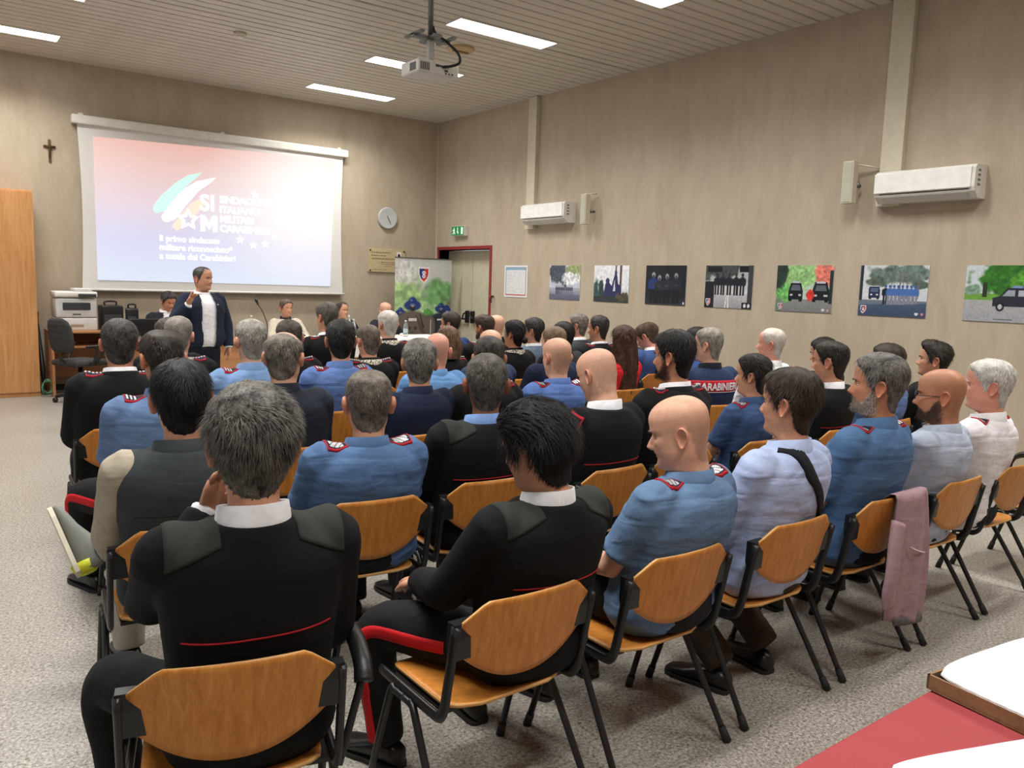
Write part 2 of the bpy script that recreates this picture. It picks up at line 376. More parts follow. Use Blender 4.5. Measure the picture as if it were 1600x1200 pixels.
b.prism([(.10, .055), (.12, .055), (.12, .035), (.10, .035)], X, X + .004, 0, 0)                        # running figure
b.prism([(.09, .03), (.13, .03), (.125, -.01), (.16, -.05), (.145, -.06), (.11, -.025), (.085, -.06), (.07, -.055), (.095, -.01)], X, X + .004, 0, 0)
b.prism([(.13, .03), (.165, .005), (.158, -.004), (.126, .014)], X, X + .004, 0, 0)
b.build('pictogram', emit('exit_white', (.85, .95, .88), .5), ex)
hk = empty('wall_hook', (RW, 11.12, 1.48)); tag(hk, 'small black hook with red tip on the wall beside the door', 'hook')
MB().tube(spline([(0, .0, 0), (-.05, 0, .005), (-.07, -.005, -.05), (-.05, 0, -.10)], 5), .013, 8).build('hook', W_BLACK, hk, True)
MB().box((-.03, .03, -.02), (0, .09, .02), 0, .006).build('red_button', plain('red_plastic', (190, 60, 50), .4), hk)

def air_conditioner(yc, z0, z1, w, label):
    t = empty('air_conditioner', (RW, yc, (z0 + z1) / 2)); tag(t, label, 'air conditioner', 'wall air conditioners')
    h = (z1 - z0) / 2; d = .23
    prof = [(0, -h), (-d * .62, -h), (-d * .93, -h * .62), (-d, -h * .35), (-d * .98, h * .75), (-d * .86, h * .96), (0, h)]
    MB().prism([(x, z) for x, z in prof], -w / 2, w / 2, 0, 1).build('body', W_WHITE, t)
    MB().box((-d - .012, -w / 2 + .03, -h * .42), (-d + .004, w / 2 - .002, h * .82), 0, .005).build('front_panel', plain('ac_gloss', (240, 240, 236), .25), t)
    MB().prism([(-d * .60, -h - .004), (-d * .92, -h * .66 - .004), (-d * .95, -h * .60), (-d * .62, -h + .01)], -w / 2 + .06, w / 2 - .06, 0, 1).build('air_flap', plain('ac_flap', (205, 205, 198), .4), t)
    MB().box((-d * .97, -w / 2 + .05, -h * .52), (-d * .90, w / 2 - .05, -h * .44)).build('outlet_slot', W_BLACK, t)
    b = MB()
    for i in range(4): b.box((-d * .75 + .0, -w / 2 - .003, h * (.55 - i * .28)), (-d * .55, -w / 2 + .002, h * (.68 - i * .28)))
    b.build('side_louvre', plain('louvre_grey', (120, 120, 116), .5), t)
    return t
air_conditioner(9.62, 2.62, 2.92, 1.02, 'white wall air conditioner near the exit door')
air_conditioner(3.92, 2.60, 2.90, .94, 'large white wall air conditioner at the right, above the posters')
def duct(y0, y1, z0, label, foot):
    t = empty('cable_duct', (RW, (y0 + y1) / 2, z0)); tag(t, label, 'duct', 'pipe covers on the right wall'); w = abs(y1 - y0) / 2
    MB().box((-.075, -w, .34), (0, w, CZ - z0), 0, .006).build('cover', W_CREAM, t)
    MB().box((-.08, -w - .01, 0), (0, w + .01, .34), 0, .006).build('end_cover', W_CREAM, t)
duct(10.22, 10.02, 2.56, 'cream pipe cover running up behind the far air conditioner', 0)
duct(4.44, 4.22, 2.58, 'wide cream pipe cover running up beside the near air conditioner', 0)
def column_speaker(y, z0, z1, w, label, arm):
    t = empty('column_speaker', (RW - .16, y, z0)); tag(t, label, 'speaker', 'column speakers on the right wall')
    MB().box((-.045, -w / 2, 0), (.045, w / 2, z1 - z0), 0, .006).build('body', W_CREAM, t)
    MB().box((-.05, -w / 2 + .012, .015), (-.042, w / 2 - .012, z1 - z0 - .015)).build('grille', plain('speaker_mesh', (186, 184, 166), .7), t)
    MB().tube([(.045, 0, (z1 - z0) * .45), (.16, -.02, (z1 - z0) * .45)], .016, 8).build('bracket', W_STEEL, t, True)
    MB().loft(disc_rings([(.03, .0), (.03, .02), (.012, .03)], 14, 0) + np.array([.05, -.05, (z1 - z0) * .45])).build('knob', W_STEEL, t, True)
    MB().tube(arm, .009, 8).build('cable_arm', W_CREAM, t, True)
column_speaker(8.72, 2.57, 2.99, .11, 'slim cream column speaker beside the far air conditioner', [(.1, -.12, .43), (.03, .05, .43), (.1, .22, .36), (.16, .28, .34)])
column_speaker(4.70, 2.62, 3.04, .12, 'slim cream column speaker beside the near pipe cover', [(.02, 0, .40), (.10, -.18, .36), (.16, -.27, .33)])

# ------------------------------------------------------------------ clock, plaque, crucifix
ck = empty('wall_clock', (6.90, D, 2.79)); tag(ck, 'round white wall clock with grey rim above the stone plaque', 'clock')
MB().loft(disc_rings([(.185, 0), (.192, -.03), (.18, -.05), (.165, -.046)], 40, 1)).build('rim', plain('clock_rim', (186, 190, 190), .35), ck, True)
MB().loft(disc_rings([(.166, -.02), (.166, -.042)], 40, 1)).build('dial', plain('dial_white', (232, 236, 238), .4), ck)
b = MB()
for i in range(12):
    if i % 3: 
        q = i * PI / 6; b.prism([(.14 * math.sin(q) + .006 * math.cos(2 * PI * j / 8), .14 * math.cos(q) + .006 * math.sin(2 * PI * j / 8)) for j in range(8)], -.0445, -.042, 0, 1)
b.build('hour_dot', W_BLACK, ck)
for tx, (x, z) in {'12': (0, .105), '3': (.125, -.025), '6': (0, -.155), '9': (-.125, -.025)}.items():
    V, F = text_mesh(tx, .068, .001, 'CENTER'); link('numeral', mesh('numeral', np.stack([V[:, 0] + x, V[:, 1] * 0 - .0435, V[:, 1] + z], 1), F, [W_BLACK], False), ck)
def hand(ang, ln, w, nm):
    q = math.radians(ang); d = np.array([math.sin(q), math.cos(q)]); p = np.array([d[1], -d[0]])
    MB().prism([tuple(-d * .03 + p * w), tuple(-d * .03 - p * w), tuple(d * ln - p * w * .5), tuple(d * ln + p * w * .5)], -.049, -.046, 0, 1).build(nm, W_BLACK, ck)
hand(150, .085, .007, 'hour_hand'); hand(154, .125, .005, 'minute_hand'); hand(-20, .05, .003, 'second_hand')
pq = empty('wall_plaque', (6.90, D, 2.045)); tag(pq, 'tan stone memorial plaque with engraved lines on the front wall', 'plaque')
MB().box((-.37, -.025, -.205), (.37, 0, .205), 0, .004).build('slab', wood_mat('travertine', (186, 168, 130), (204, 188, 152), (3, 3, 14), .5), pq)
b = MB(); W_ENG = plain('engraved_brown', (128, 104, 66), .7)
for z, x0, x1, h in [(.14, -.30, .06, .022), (.085, -.31, -.03, .022), (.03, -.30, .16, .026), (-.03, -.12, .17, .014), (-.065, -.12, .17, .012), (-.10, -.05, .1, .012), (-.16, -.28, 0, .012)]:
    x = x0
    while x < x1:
        w = float(rng.uniform(.012, .03)); b.box((x, -.027, z - h / 2), (min(x + w, x1), -.024, z + h / 2 * float(rng.uniform(.5, 1)))); x += w + .012
b.build('engraved_text', W_ENG, pq)
MB().box((.19, -.029, -.02), (.28, -.024, .16)).build('paper_crest', plain('paper_white', (232, 230, 220), .7), pq)
MB().prism([(.215, .05), (.255, .05), (.262, .09), (.25, .12), (.235, .135), (.22, .12), (.208, .09)], -.031, -.028, 0, 1).build('crest_mark', W_BLACK, pq)
for x in (-.335, .335):
    for z in (-.175, .175): MB().loft(disc_rings([(.016, -.024), (.016, -.034), (.006, -.04)], 12, 1) + np.array([x, 0, z])).build('stud', plain('bronze', (92, 74, 48), .4, .6), pq, True)
cx = empty('crucifix', (1.685, D, 3.18)); tag(cx, 'small dark wooden crucifix high on the front wall', 'crucifix')
W_CRX = plain('dark_wood', (96, 72, 50), .5)
MB().box((-.016, -.022, 0), (.016, 0, .30), 0, .003).build('upright', W_CRX, cx)
MB().box((-.075, -.022, .19), (.075, -.001, .222), 0, .003).build('crossbar', W_CRX, cx)
b = MB(); b.tube(spline([(0, -.035, .23), (0, -.036, .20), (.004, -.034, .15), (-.004, -.036, .10), (0, -.034, .05)], 4), [.010, .011, .013, .014, .014, .014, .013, .012, .012, .011, .010, .010, .009, .008, .007, .006, .005], 8)
b.tube([(-.065, -.03, .215), (0, -.034, .19), (.065, -.03, .215)], [.004, .008, .004], 6)
b.build('figure', plain('bronze', (92, 74, 48), .4, .6), cx, True)

# ------------------------------------------------------------------ projection screen and slide
ps = empty('projection_screen', (4.02, D - .008, 1.43)); tag(ps, 'wide pull-down projection screen showing a red and blue slide', 'screen')
MB().box((-2.07, -.14, 2.30), (2.07, -.005, 2.42), 0, .02).build('casing', W_WHITE, ps)
for x in (-1.95, 0, 1.92): MB().box((x - .03, -.09, 2.40), (x + .03, 0, 2.45), 0, .006).build('wall_bracket', W_WHITE, ps)
nx = 41; nz = 31; V = []
for j in range(nz):
    for i in range(nx):
        u = i / (nx - 1) * 2 - 1; v = j / (nz - 1)
        half = 2.0 - .035 * math.sin(PI * v) ** 1; V.append((u * half + .0, -.085 + .012 * abs(u) ** 6, .02 + v * 2.30))
W_SCREEN = plain('screen_cloth', (226, 224, 220), .8, 0, .2, .01)
F = gridF(nz, nx, False); Vb = np.array(V) + [0, .006, 0]
link('cloth', mesh('cloth', np.vstack([V, Vb]), np.vstack([F, F[:, ::-1] + len(V)]), [W_SCREEN]), ps)
MB().tube([(-2.03, -.085, .01), (2.03, -.085, .01)], .018, 10).build('bottom_bar', W_WHITE, ps, True)
def slide_mat():
    t = NT('projected_slide'); t.set((.25, .25, .25, 1), .8, 0, .1)
    tc = t.n('ShaderNodeTexCoord'); sx = t.n('ShaderNodeSeparateXYZ'); t.l(tc.outputs['Object'], sx.inputs[0])
    mz = t.n('ShaderNodeMapRange'); mz.inputs[1].default_value = .14; mz.inputs[2].default_value = 2.2; t.l(sx.outputs[2], mz.inputs[0])
    a = t.ramp(mz.outputs[0], [(0.0, L4((222, 234, 255))), (.30, L4((214, 216, 250))), (.55, L4((236, 214, 228))), (.8, L4((246, 206, 200))), (1.0, L4((248, 188, 176)))])
    mp = t.n('ShaderNodeMapping'); mp.inputs['Location'].default_value = (-1.35, 0, -1.25); mp.inputs['Scale'].default_value = (.5, 0, .62)
    v = t.n('ShaderNodeVectorMath', operation='SUBTRACT'); t.l(tc.outputs['Object'], v.inputs[0]); v.inputs[1].default_value = (1.35, 0, 1.35)
    s2 = t.n('ShaderNodeVectorMath', operation='MULTIPLY'); t.l(v.outputs[0], s2.inputs[0]); s2.inputs[1].default_value = (.52, 0, .75)
    ln = t.n('ShaderNodeVectorMath', operation='LENGTH'); t.l(s2.outputs[0], ln.inputs[0])
    w = t.ramp(ln.outputs['Value'], [(.10, (1, 1, 1, 1)), (1.0, (0, 0, 0, 1))])
    m = t.n('ShaderNodeMix', data_type='RGBA'); t.l(w, m.inputs[0]); t.l(a, m.inputs[6]); m.inputs[7].default_value = (1, .97, .975, 1)
    t.l(m.outputs[2], t.b.inputs['Emission Color']); t.b.inputs['Emission Strength'].default_value = .80; return t.m
W_SLIDE = slide_mat()
b = MB(); b.prism([(-1.80, .15), (1.76, .14), (1.84, 2.25), (-1.80, 2.15)], -.092, -.089, 0, 1); sl = b.build('slide', W_SLIDE, ps)
E_W = emit('slide_white', (1, 1, 1), 1.3); E_G = emit('slide_green', tuple(lin((196, 245, 228))), .9); E_O = emit('slide_orange', tuple(lin((252, 214, 196))), .9)
SY = -.095
SDX, SDZ = -.10, .09
def slide_poly(name, poly, m, dy=0): MB().prism([(a + SDX, b_ + SDZ) for a, b_ in poly], SY - .002 - dy, SY - dy, 0, 1).build(name, m, sl)
def stxt(txt, x, z, size, bold, sp=1.0):
    V, F = text_mesh(txt, size, bold, 'LEFT', 3, sp); link('slide_text', mesh('slide_text', np.stack([V[:, 0] + x + SDX, np.full(len(V), SY - .006), V[:, 1] + z + SDZ], 1), F, [E_W], False), sl)
# brush strokes of the tricolour star
slide_poly('brush_stroke', [(-.92, 1.18), (-.82, 1.32), (-.62, 1.52), (-.42, 1.66), (-.22, 1.72), (-.28, 1.66), (-.45, 1.50), (-.65, 1.28), (-.78, 1.10), (-.90, 1.06), (-.94, 1.12)], E_G)
slide_poly('brush_stroke', [(-.82, 1.02), (-.70, 1.20), (-.50, 1.44), (-.30, 1.58), (-.02, 1.66), (-.10, 1.58), (-.28, 1.44), (-.46, 1.22), (-.62, 1.00), (-.74, .94), (-.80, .96)], E_W, .001)
slide_poly('brush_stroke', [(-.68, .88), (-.56, 1.05), (-.38, 1.26), (-.26, 1.32), (-.20, 1.24), (-.34, 1.06), (-.50, .90), (-.60, .82)], E_O, .002)
def star(cx_, cz_, r, m, name='star', inner=.42, dy=.004):
    slide_poly(name, [(cx_ + (r if i % 2 == 0 else r * inner) * math.sin(i * PI / 5), cz_ + (r if i % 2 == 0 else r * inner) * math.cos(i * PI / 5)) for i in range(10)], m, dy)
star(-.44, 1.00, .17, E_W, 'star', .5); star(-.44, 1.00, .085, W_SLIDE, 'star_hole', .5, .006)
stxt('SI', -.27, 1.16, .33, .008, 1.0); slide_poly('slide_text', [(-.26, .84), (-.26, 1.08), (-.195, 1.08), (-.135, .97), (-.075, 1.08), (-.01, 1.08), (-.01, .84), (-.075, .84), (-.075, .965), (-.135, .865), (-.195, .965), (-.195, .84)], E_W, .005)
for i, (tx, dz) in enumerate([('SINDACATO', 1.29), ('ITALIANO', 1.14), ('MILITARI', .995), ('CARABINIERI', .85)]): stxt(tx, .03, dz, .145, .0045, .93)
for i, (tx, dz) in enumerate([('Il primo sindacato', .66), ('militare riconosciuto*', .53), ('a tutela dei Carabinieri', .40)]): stxt(tx, -.86, dz, .125, .002, .98)
for x, z in [(.34, .74), (.55, .665), (.74, .69), (.90, .82), (.96, 1.0), (.92, 1.20), (.80, 1.36), (.58, 1.46)]: star(x, z, .065, E_W)

# ------------------------------------------------------------------ flat prints: small rasters kept as face colours
class Canvas:
    def __init__(s, w, h, c):
        s.w, s.h = w, h; s.U, s.V = np.meshgrid((np.arange(w) + .5) / w, (np.arange(h) + .5) / h)
        s.A = np.ones((h, w, 3)) * np.array(c, float); s.asp = w / h
    def mix(s, mask, c):
        mask = np.clip(mask, 0, 1)[..., None]; s.A = s.A * (1 - mask) + np.array(c, float) * mask
    def grad(s, v0, v1, c0, c1):
        t = np.clip((s.V - v0) / (v1 - v0), 0, 1); s.A = np.where(((s.V >= v0) & (s.V <= v1))[..., None], (1 - t[..., None]) * np.array(c0) + t[..., None] * np.array(c1), s.A)
    def rect(s, u0, v0, u1, v1, c, a=1.0): s.mix(((s.U >= u0) & (s.U < u1) & (s.V >= v0) & (s.V < v1)) * a, c)
    def ell(s, u, v, ru, rv, c, soft=.15, a=1.0):
        d = np.sqrt(((s.U - u) / ru) ** 2 + ((s.V - v) / rv) ** 2); s.mix(a * np.clip((1 - d) / soft, 0, 1), c)
    def poly(s, pts, c, a=1.0):
        ins = np.zeros(s.U.shape, bool); n = len(pts)
        for i in range(n):
            (x0, y0), (x1, y1) = pts[i], pts[(i + 1) % n]
            if y0 == y1: continue
            ins ^= ((y0 > s.V) != (y1 > s.V)) & (s.U < (x1 - x0) * (s.V - y0) / (y1 - y0) + x0)
        s.mix(ins * a, c)
    def nz(s, fu, fv, seed): return vnoise(np.stack([s.U.ravel() * fu, s.V.ravel() * fv, np.zeros(s.U.size)], 1), seed).reshape(s.U.shape)
    def cloud(s, u, v, ru, rv, c, seed, a=1.0, f=8):
        d = np.sqrt(((s.U - u) / ru) ** 2 + ((s.V - v) / rv) ** 2) + .35 * s.nz(f, f / s.asp, seed) + .18 * s.nz(2.5 * f, 2.5 * f / s.asp, seed + 1)
        v = (1 + .22 * s.nz(3 * f, 3 * f / s.asp, seed + 5) + .14 * s.nz(6 * f, 6 * f / s.asp, seed + 6))[..., None]; m = (a * np.clip((1 - d) / .25, 0, 1))[..., None]
        s.A = s.A * (1 - m) + np.clip(np.array(c, float) * v, 0, 255) * m
    def speck(s, amt, f, seed): s.A = np.clip(s.A * (1 + amt * s.nz(f, f / s.asp, seed))[..., None], 0, 255)
    def man(s, u, base, hgt, c, head, leg=None, wid=.3, arms=True):
        w = hgt * wid / s.asp; leg = leg if leg is not None else c
        s.rect(u - w * .42, base, u - w * .06, base + hgt * .5, leg); s.rect(u + w * .06, base, u + w * .42, base + hgt * .5, leg)
        s.ell(u, base + hgt * .64, w * .55, hgt * .22, c, .2)
        if arms: s.ell(u - w * .5, base + hgt * .6, w * .18, hgt * .2, c, .3); s.ell(u + w * .5, base + hgt * .6, w * .18, hgt * .2, c, .3)
        s.ell(u, base + hgt * .92, w * .26, hgt * .09, head, .2)
W_PRINT = vcol('photo_print', .35, .4)
def print_mesh(cv, w, h):
    """mesh in the XZ plane facing -Y, left to right along +X, centred"""
    nx, ny = cv.w, cv.h
    X, Z = np.meshgrid(np.linspace(-w / 2, w / 2, nx + 1), np.linspace(-h / 2, h / 2, ny + 1))
    V = np.stack([X.ravel(), np.zeros(X.size), Z.ravel()], 1); F = gridF(ny + 1, nx + 1, False)
    me = mesh('print', V, F, [W_PRINT], False)
    at = me.color_attributes.new('Col', 'FLOAT_COLOR', 'CORNER'); c = lin(np.clip(cv.A, 0, 255)).reshape(-1, 3)
    at.data.foreach_set('color', np.repeat(np.hstack([c, np.ones((len(c), 1))]), 4, axis=0).ravel().astype(np.float32))
    return me
def poster(cv, yc, zc, w, h, label):
    t = empty('poster', (RW - .008, yc, zc), -PI / 2); tag(t, label, 'poster', 'photo posters on the right wall')
    MB().box((-w / 2, .001, -h / 2), (w / 2, .007, h / 2)).build('board', plain('poster_board', (205, 205, 205), .6), t)
    link('print', print_mesh(cv, w, h), t)
def shield(cv, u, v, r):
    ra = r * cv.asp if True else r; ru = r / 1.0
    P = [(-.8, 1), (.8, 1), (.8, 0), (.5, -.7), (0, -1.15), (-.5, -.7), (-.8, 0)]
    f = lambda k: [(u + x * r * k, v + y * r * k * cv.asp) for x, y in P]
    cv.poly(f(1.2), (236, 236, 236)); cv.poly(f(.95), (40, 56, 128))
    cv.poly([(u + x * r * .95, v + y * r * .95 * cv.asp) for x, y in [(.1, 1), (.8, 1), (.8, 0), (.5, -.7), (0, -1.15), (-.4, -.8), (.3, -.2)]], (206, 52, 48))
    for dv in (.3, -.25):
        cv.ell(u, v + dv * r * cv.asp, .36 * r, .32 * r * cv.asp, (240, 240, 240), .2); cv.ell(u, v + dv * r * cv.asp, .14 * r, .13 * r * cv.asp, (50, 50, 110), .3)
PW, PH, NW, NH = .70, .51, 104, 76
cs = []
c = Canvas(NW, NH, (226, 228, 230)); c.rect(.06, .05, .94, .95, (120, 140, 170)); c.rect(.06, .05, .94, .12, (190, 90, 90)); c.rect(.92, .05, .94, .95, (180, 90, 100)); c.rect(.085, .09, .915, .93, (222, 224, 226))
c.rect(.085, .86, .915, .93, (140, 170, 190)); c.mix((c.nz(40, 60, 3) > .35) * ((c.U > .12) & (c.U < .88) & (c.V > .14) & (c.V < .84)) * .35, (150, 156, 165)); cs.append((c, 10.51, 'printed sheet with red and blue border, first beside the door'))
c = Canvas(NW, NH, (196, 200, 214)); c.grad(0, .35, (96, 98, 120), (176, 178, 190)); c.cloud(.3, .8, .42, .4, (70, 80, 92), 4); c.cloud(.85, .85, .3, .3, (150, 166, 110), 6); c.cloud(.7, .62, .35, .2, (226, 228, 232), 8)
c.rect(0, 0, 1, .16, (92, 92, 112), .6)
for i in range(10): c.man(.24 + i * .057, .16, .26, (52, 54, 86), (60, 62, 90), None, .2)
c.man(.53, .26, .24, (70, 72, 100), (80, 80, 104)); c.speck(.07, 40, 5); cs.append((c, 9.295, 'misty poster of a line of small figures on a road'))
c = Canvas(NW, NH, (230, 232, 236)); c.grad(0, .4, (168, 176, 186), (230, 232, 236)); c.cloud(.06, .3, .12, .4, (58, 84, 84), 9); c.poly([(.18, .1), (.22, .62), (.27, .1)], (40, 60, 60)); c.cloud(.22, .32, .08, .3, (44, 66, 66), 12)
c.rect(.74, .1, .80, 1, (92, 70, 66)); c.poly([(.60, .2), (.66, 1), (.61, 1), (.56, .2)], (120, 100, 94)); c.poly([(.28, .1), (.34, .5), (.42, .58), (.52, .44), (.60, .78), (.66, .80), (.70, .5), (.78, .45), (.80, .1)], (44, 48, 92)); c.ell(.63, .8, .04, .06, (50, 52, 90)); c.ell(.40, .58, .06, .08, (54, 56, 96)); c.rect(0, 0, 1, .16, (50, 58, 58)); c.cloud(.85, .16, .2, .14, (82, 76, 60), 15)
c.poly([(.56, .3), (.60, .62), (.63, .3)], (210, 214, 222)); c.speck(.08, 30, 16); cs.append((c, 8.29, 'poster of a dark statue against a pale sky between trees'))
c = Canvas(NW, NH, (26, 30, 38)); c.grad(0, .3, (48, 54, 66), (26, 30, 38))
for u, hh in ((.2, .78), (.35, .7), (.54, .74), (.76, .76)):
    c.man(u, .04, hh, (38, 42, 56) if u != .2 else (36, 58, 120), (130, 132, 138), (22, 24, 32), .36); c.ell(u, .04 + hh * .92, .045, .085, (150, 154, 160), .3); c.ell(u, .04 + hh * .88, .028, .045, (60, 56, 58), .3); c.ell(u, .04 + hh * .6, .07, .04, (58, 62, 74), .5)
c.rect(.94, .03, .97, .09, (210, 210, 210)); c.speck(.15, 36, 18); cs.append((c, 7.275, 'dark poster of four helmeted officers with folded arms'))
c = Canvas(NW, NH, (176, 178, 178)); c.grad(.35, 1, (206, 206, 204), (150, 160, 158)); c.grad(0, .35, (150, 150, 156), (190, 190, 192)); c.cloud(.3, .9, .5, .3, (70, 78, 78), 19); c.rect(0, 0, .2, .62, (32, 34, 44)); c.rect(.04, .84, .36, .98, (26, 28, 32)); c.rect(.72, .84, .95, .99, (24, 26, 30)); c.rect(.9, 0, 1, 1, (60, 64, 70))
for u in (.26, .38, .52, .66, .79): c.man(u, .3, .52, (34, 36, 48), (50, 48, 52), None, .30)
c.poly([(.44, 0), (.47, .3), (.485, .3), (.46, 0)], (226, 226, 226)); c.poly([(.50, 0), (.505, .3), (.515, .3), (.53, 0)], (226, 226, 226)); c.rect(.8, 0, 1, .14, (30, 32, 40)); c.ell(.86, .07, .03, .05, (220, 220, 224)); c.ell(.94, .07, .03, .05, (210, 210, 216)); shield(c, .08, .13, .05); c.speck(.08, 36, 21)
cs.append((c, 6.265, 'poster of officers standing in a row across a street'))
c = Canvas(NW, NH, (186, 206, 190)); c.grad(0, .28, (120, 122, 124), (136, 138, 136)); c.cloud(.4, .75, .5, .38, (150, 196, 128), 22); c.cloud(.15, .4, .2, .2, (108, 176, 96), 24); c.cloud(.85, .8, .16, .35, (214, 120, 106), 26); c.cloud(.06, .8, .14, .45, (44, 62, 52), 28); c.rect(.94, .2, 1, .9, (40, 52, 48))
for u, s in ((.36, 1.0), (.80, 1.15)):
    w = .13 * s; c.poly([(u - w, .26), (u - w, .44), (u - w * .7, .62 * s ** .3), (u + w * .7, .62 * s ** .3), (u + w, .44), (u + w, .26)], (26, 30, 36)); c.poly([(u - w * .7, .46), (u - w * .5, .58), (u + w * .5, .58), (u + w * .7, .46)], (92, 102, 112)); c.rect(u - w * .5, .62, u + w * .5, .66, (190, 196, 210)); c.rect(u - w * .8, .34, u - w * .4, .38, (190, 190, 190)); c.rect(u + w * .4, .34, u + w * .8, .38, (190, 190, 190)); c.rect(u - w * .9, .22, u - w * .5, .28, (16, 16, 18)); c.rect(u + w * .5, .22, u + w * .9, .28, (16, 16, 18))
c.cloud(.62, .36, .09, .13, (206, 56, 50), 30); c.rect(.02, 0, .1, .3, (96, 132, 84), .6); shield(c, .09, .11, .04); c.ell(.86, .06, .03, .03, (220, 220, 220)); c.ell(.94, .06, .02, .03, (210, 150, 150)); c.speck(.07, 36, 31)
cs.append((c, 5.24, 'poster of two dark vans driving through green and red smoke'))
c = Canvas(NW, NH, (206, 212, 216)); c.grad(0, .32, (70, 86, 108), (112, 124, 138)); c.cloud(.62, .85, .5, .22, (104, 122, 116), 33); c.cloud(.25, .68, .2, .1, (88, 104, 92), 35); c.cloud(.92, .62, .14, .1, (80, 98, 88), 36); c.rect(0, .3, .05, 1, (40, 52, 64))
for u in (.3, .48, .6, .64, .7, .78, .86): c.rect(u, .35, u + .012, .85, (116, 108, 104))
c.poly([(.14, .36), (.15, .58), (.31, .58), (.32, .36)], (34, 48, 84)); c.rect(.17, .47, .29, .55, (90, 104, 130)); c.rect(.17, .41, .2, .44, (240, 236, 200)); c.rect(.26, .41, .29, .44, (240, 236, 200)); c.rect(.15, .33, .19, .37, (20, 20, 24)); c.rect(.27, .33, .31, .37, (20, 20, 24))
for i in range(8): c.man(.40 + i * .062, .24, .38, (74, 110, 176) if i else (26, 30, 44), (60, 92, 160), (132, 136, 150) if i else (26, 30, 44), .30)
c.poly([(0, 0), (0, .2), (.3, .24), (.5, .22), (1, .28), (1, 0)], (52, 70, 98), .6); shield(c, .08, .12, .045); c.ell(.87, .07, .03, .03, (220, 220, 220)); c.ell(.95, .07, .02, .03, (206, 130, 130)); c.speck(.07, 40, 37)
cs.append((c, 4.235, 'poster of a blue-shirted platoon marching under pine trees'))
c = Canvas(NW, NH, (196, 206, 212)); c.grad(0, .42, (158, 160, 166), (172, 172, 174)); c.rect(0, .38, 1, .5, (110, 160, 64)); c.cloud(.55, .85, .5, .42, (52, 112, 36), 38); c.cloud(.7, .7, .2, .2, (86, 150, 50), 40); c.rect(.22, .44, .28, .7, (46, 56, 36)); c.cloud(.1, .55, .12, .1, (120, 150, 130), 42)
c.poly([(.36, .28), (.35, .42), (.44, .46), (.52, .60), (.78, .60), (.92, .44), (.97, .40), (.97, .27)], (42, 46, 58)); c.poly([(.47, .46), (.53, .57), (.62, .57), (.62, .46)], (150, 160, 170)); c.poly([(.65, .46), (.65, .57), (.76, .57), (.86, .46)], (176, 184, 192)); c.rect(.58, .60, .7, .64, (120, 140, 190))
for u in (.45, .85): c.ell(u, .27, .055, .085, (22, 22, 24)); c.ell(u, .27, .03, .048, (190, 190, 194))
c.rect(.38, .04, .62, .055, (70, 70, 74)); c.speck(.07, 40, 43); cs.append((c, 3.19, 'poster of a dark patrol car in front of green trees'))
for c, y, lb in cs: poster(c, y, 1.745, PW if y < 10.4 else .62, PH, lb)

# roll-up banner
bw, bh = 1.14, 2.03
c = Canvas(112, 202, (206, 208, 206)); c.cloud(.25, .62, .35, .30, (158, 196, 128), 50, .9, 4); c.cloud(.8, .66, .35, .17, (112, 170, 104), 52, .9, 4); c.cloud(.5, .55, .5, .1, (176, 206, 160), 54, .7, 5); c.cloud(.2, .85, .25, .13, (214, 212, 214), 55, .8, 5); c.cloud(.98, .6, .12, .08, (130, 110, 110), 57, .7, 6); c.cloud(.6, .52, .12, .05, (96, 168, 84), 58)
shield(c, .5, .86, .10)
for u, b0, hh, vest in ((.10, .22, .34, (70, 96, 140)), (.92, .14, .44, (40, 52, 92)), (.82, .18, .42, (44, 50, 72)), (.5, .2, .30, (60, 64, 84)), (.31, .08, .56, (112, 100, 92))):
    c.man(u, b0, hh, vest, (40, 64, 128), (116, 108, 98) if u == .31 else (40, 46, 70), .62); ru = hh * .14; vs = tuple(int(q * .8) for q in vest)
    c.poly([(u - .05, b0 + hh * .80), (u - hh * .30, b0 + hh * .62), (u - hh * .38, b0 + hh * .42), (u - hh * .31, b0 + hh * .40), (u - hh * .2, b0 + hh * .60)], vs); c.poly([(u + .05, b0 + hh * .80), (u + hh * .30, b0 + hh * .64), (u + hh * .42, b0 + hh * .5), (u + hh * .36, b0 + hh * .44), (u + hh * .2, b0 + hh * .58)], vs)
    c.ell(u, b0 + hh * .88, ru * .62, ru * .42, (44, 46, 54), .2); c.ell(u, b0 + hh * .975, ru, ru * .58, (34, 60, 132), .2); c.ell(u - ru * .3, b0 + hh * 1.0, ru * .4, ru * .2, (96, 122, 186), .6); c.ell(u, b0 + hh * .925, ru * .72, ru * .20, (120, 132, 158), .4); c.ell(u, b0 + hh * .905, ru * .3, ru * .12, (190, 150, 130), .4)
    c.rect(u - .045, b0 + hh * .50, u + .045, b0 + hh * .515, (54, 50, 50), .8); c.ell(u - .05, b0 + hh * .57, .03, .02, (66, 60, 58), .4); c.ell(u + .05, b0 + hh * .57, .03, .02, (66, 60, 58), .4)
    if u in (.31, .82): c.rect(u - .07, b0 + hh * .68, u + .07, b0 + hh * .72, (220, 220, 210))
c.poly([(.43, .52), (.445, .525), (.52, .40), (.50, .40)], (26, 30, 30)); c.rect(.625, .2, .64, .47, (206, 214, 224), .8); c.cloud(.6, .2, .35, .13, (166, 200, 222), 60, .9, 6); c.cloud(.2, .08, .3, .08, (80, 98, 120), 62)
c.speck(.04, 40, 63)
bn = empty('rollup_banner', (7.295, 12.36, 0)); tag(bn, 'roll-up banner with shield and helmeted officers in green smoke', 'banner')
link('print', print_mesh(c, bw, bh), bn, (0, -.004, .07 + bh / 2))
MB().box((-bw / 2, -.003, .06), (bw / 2, .001, 2.09)).build('sheet', plain('banner_back', (190, 190, 190), .6), bn)
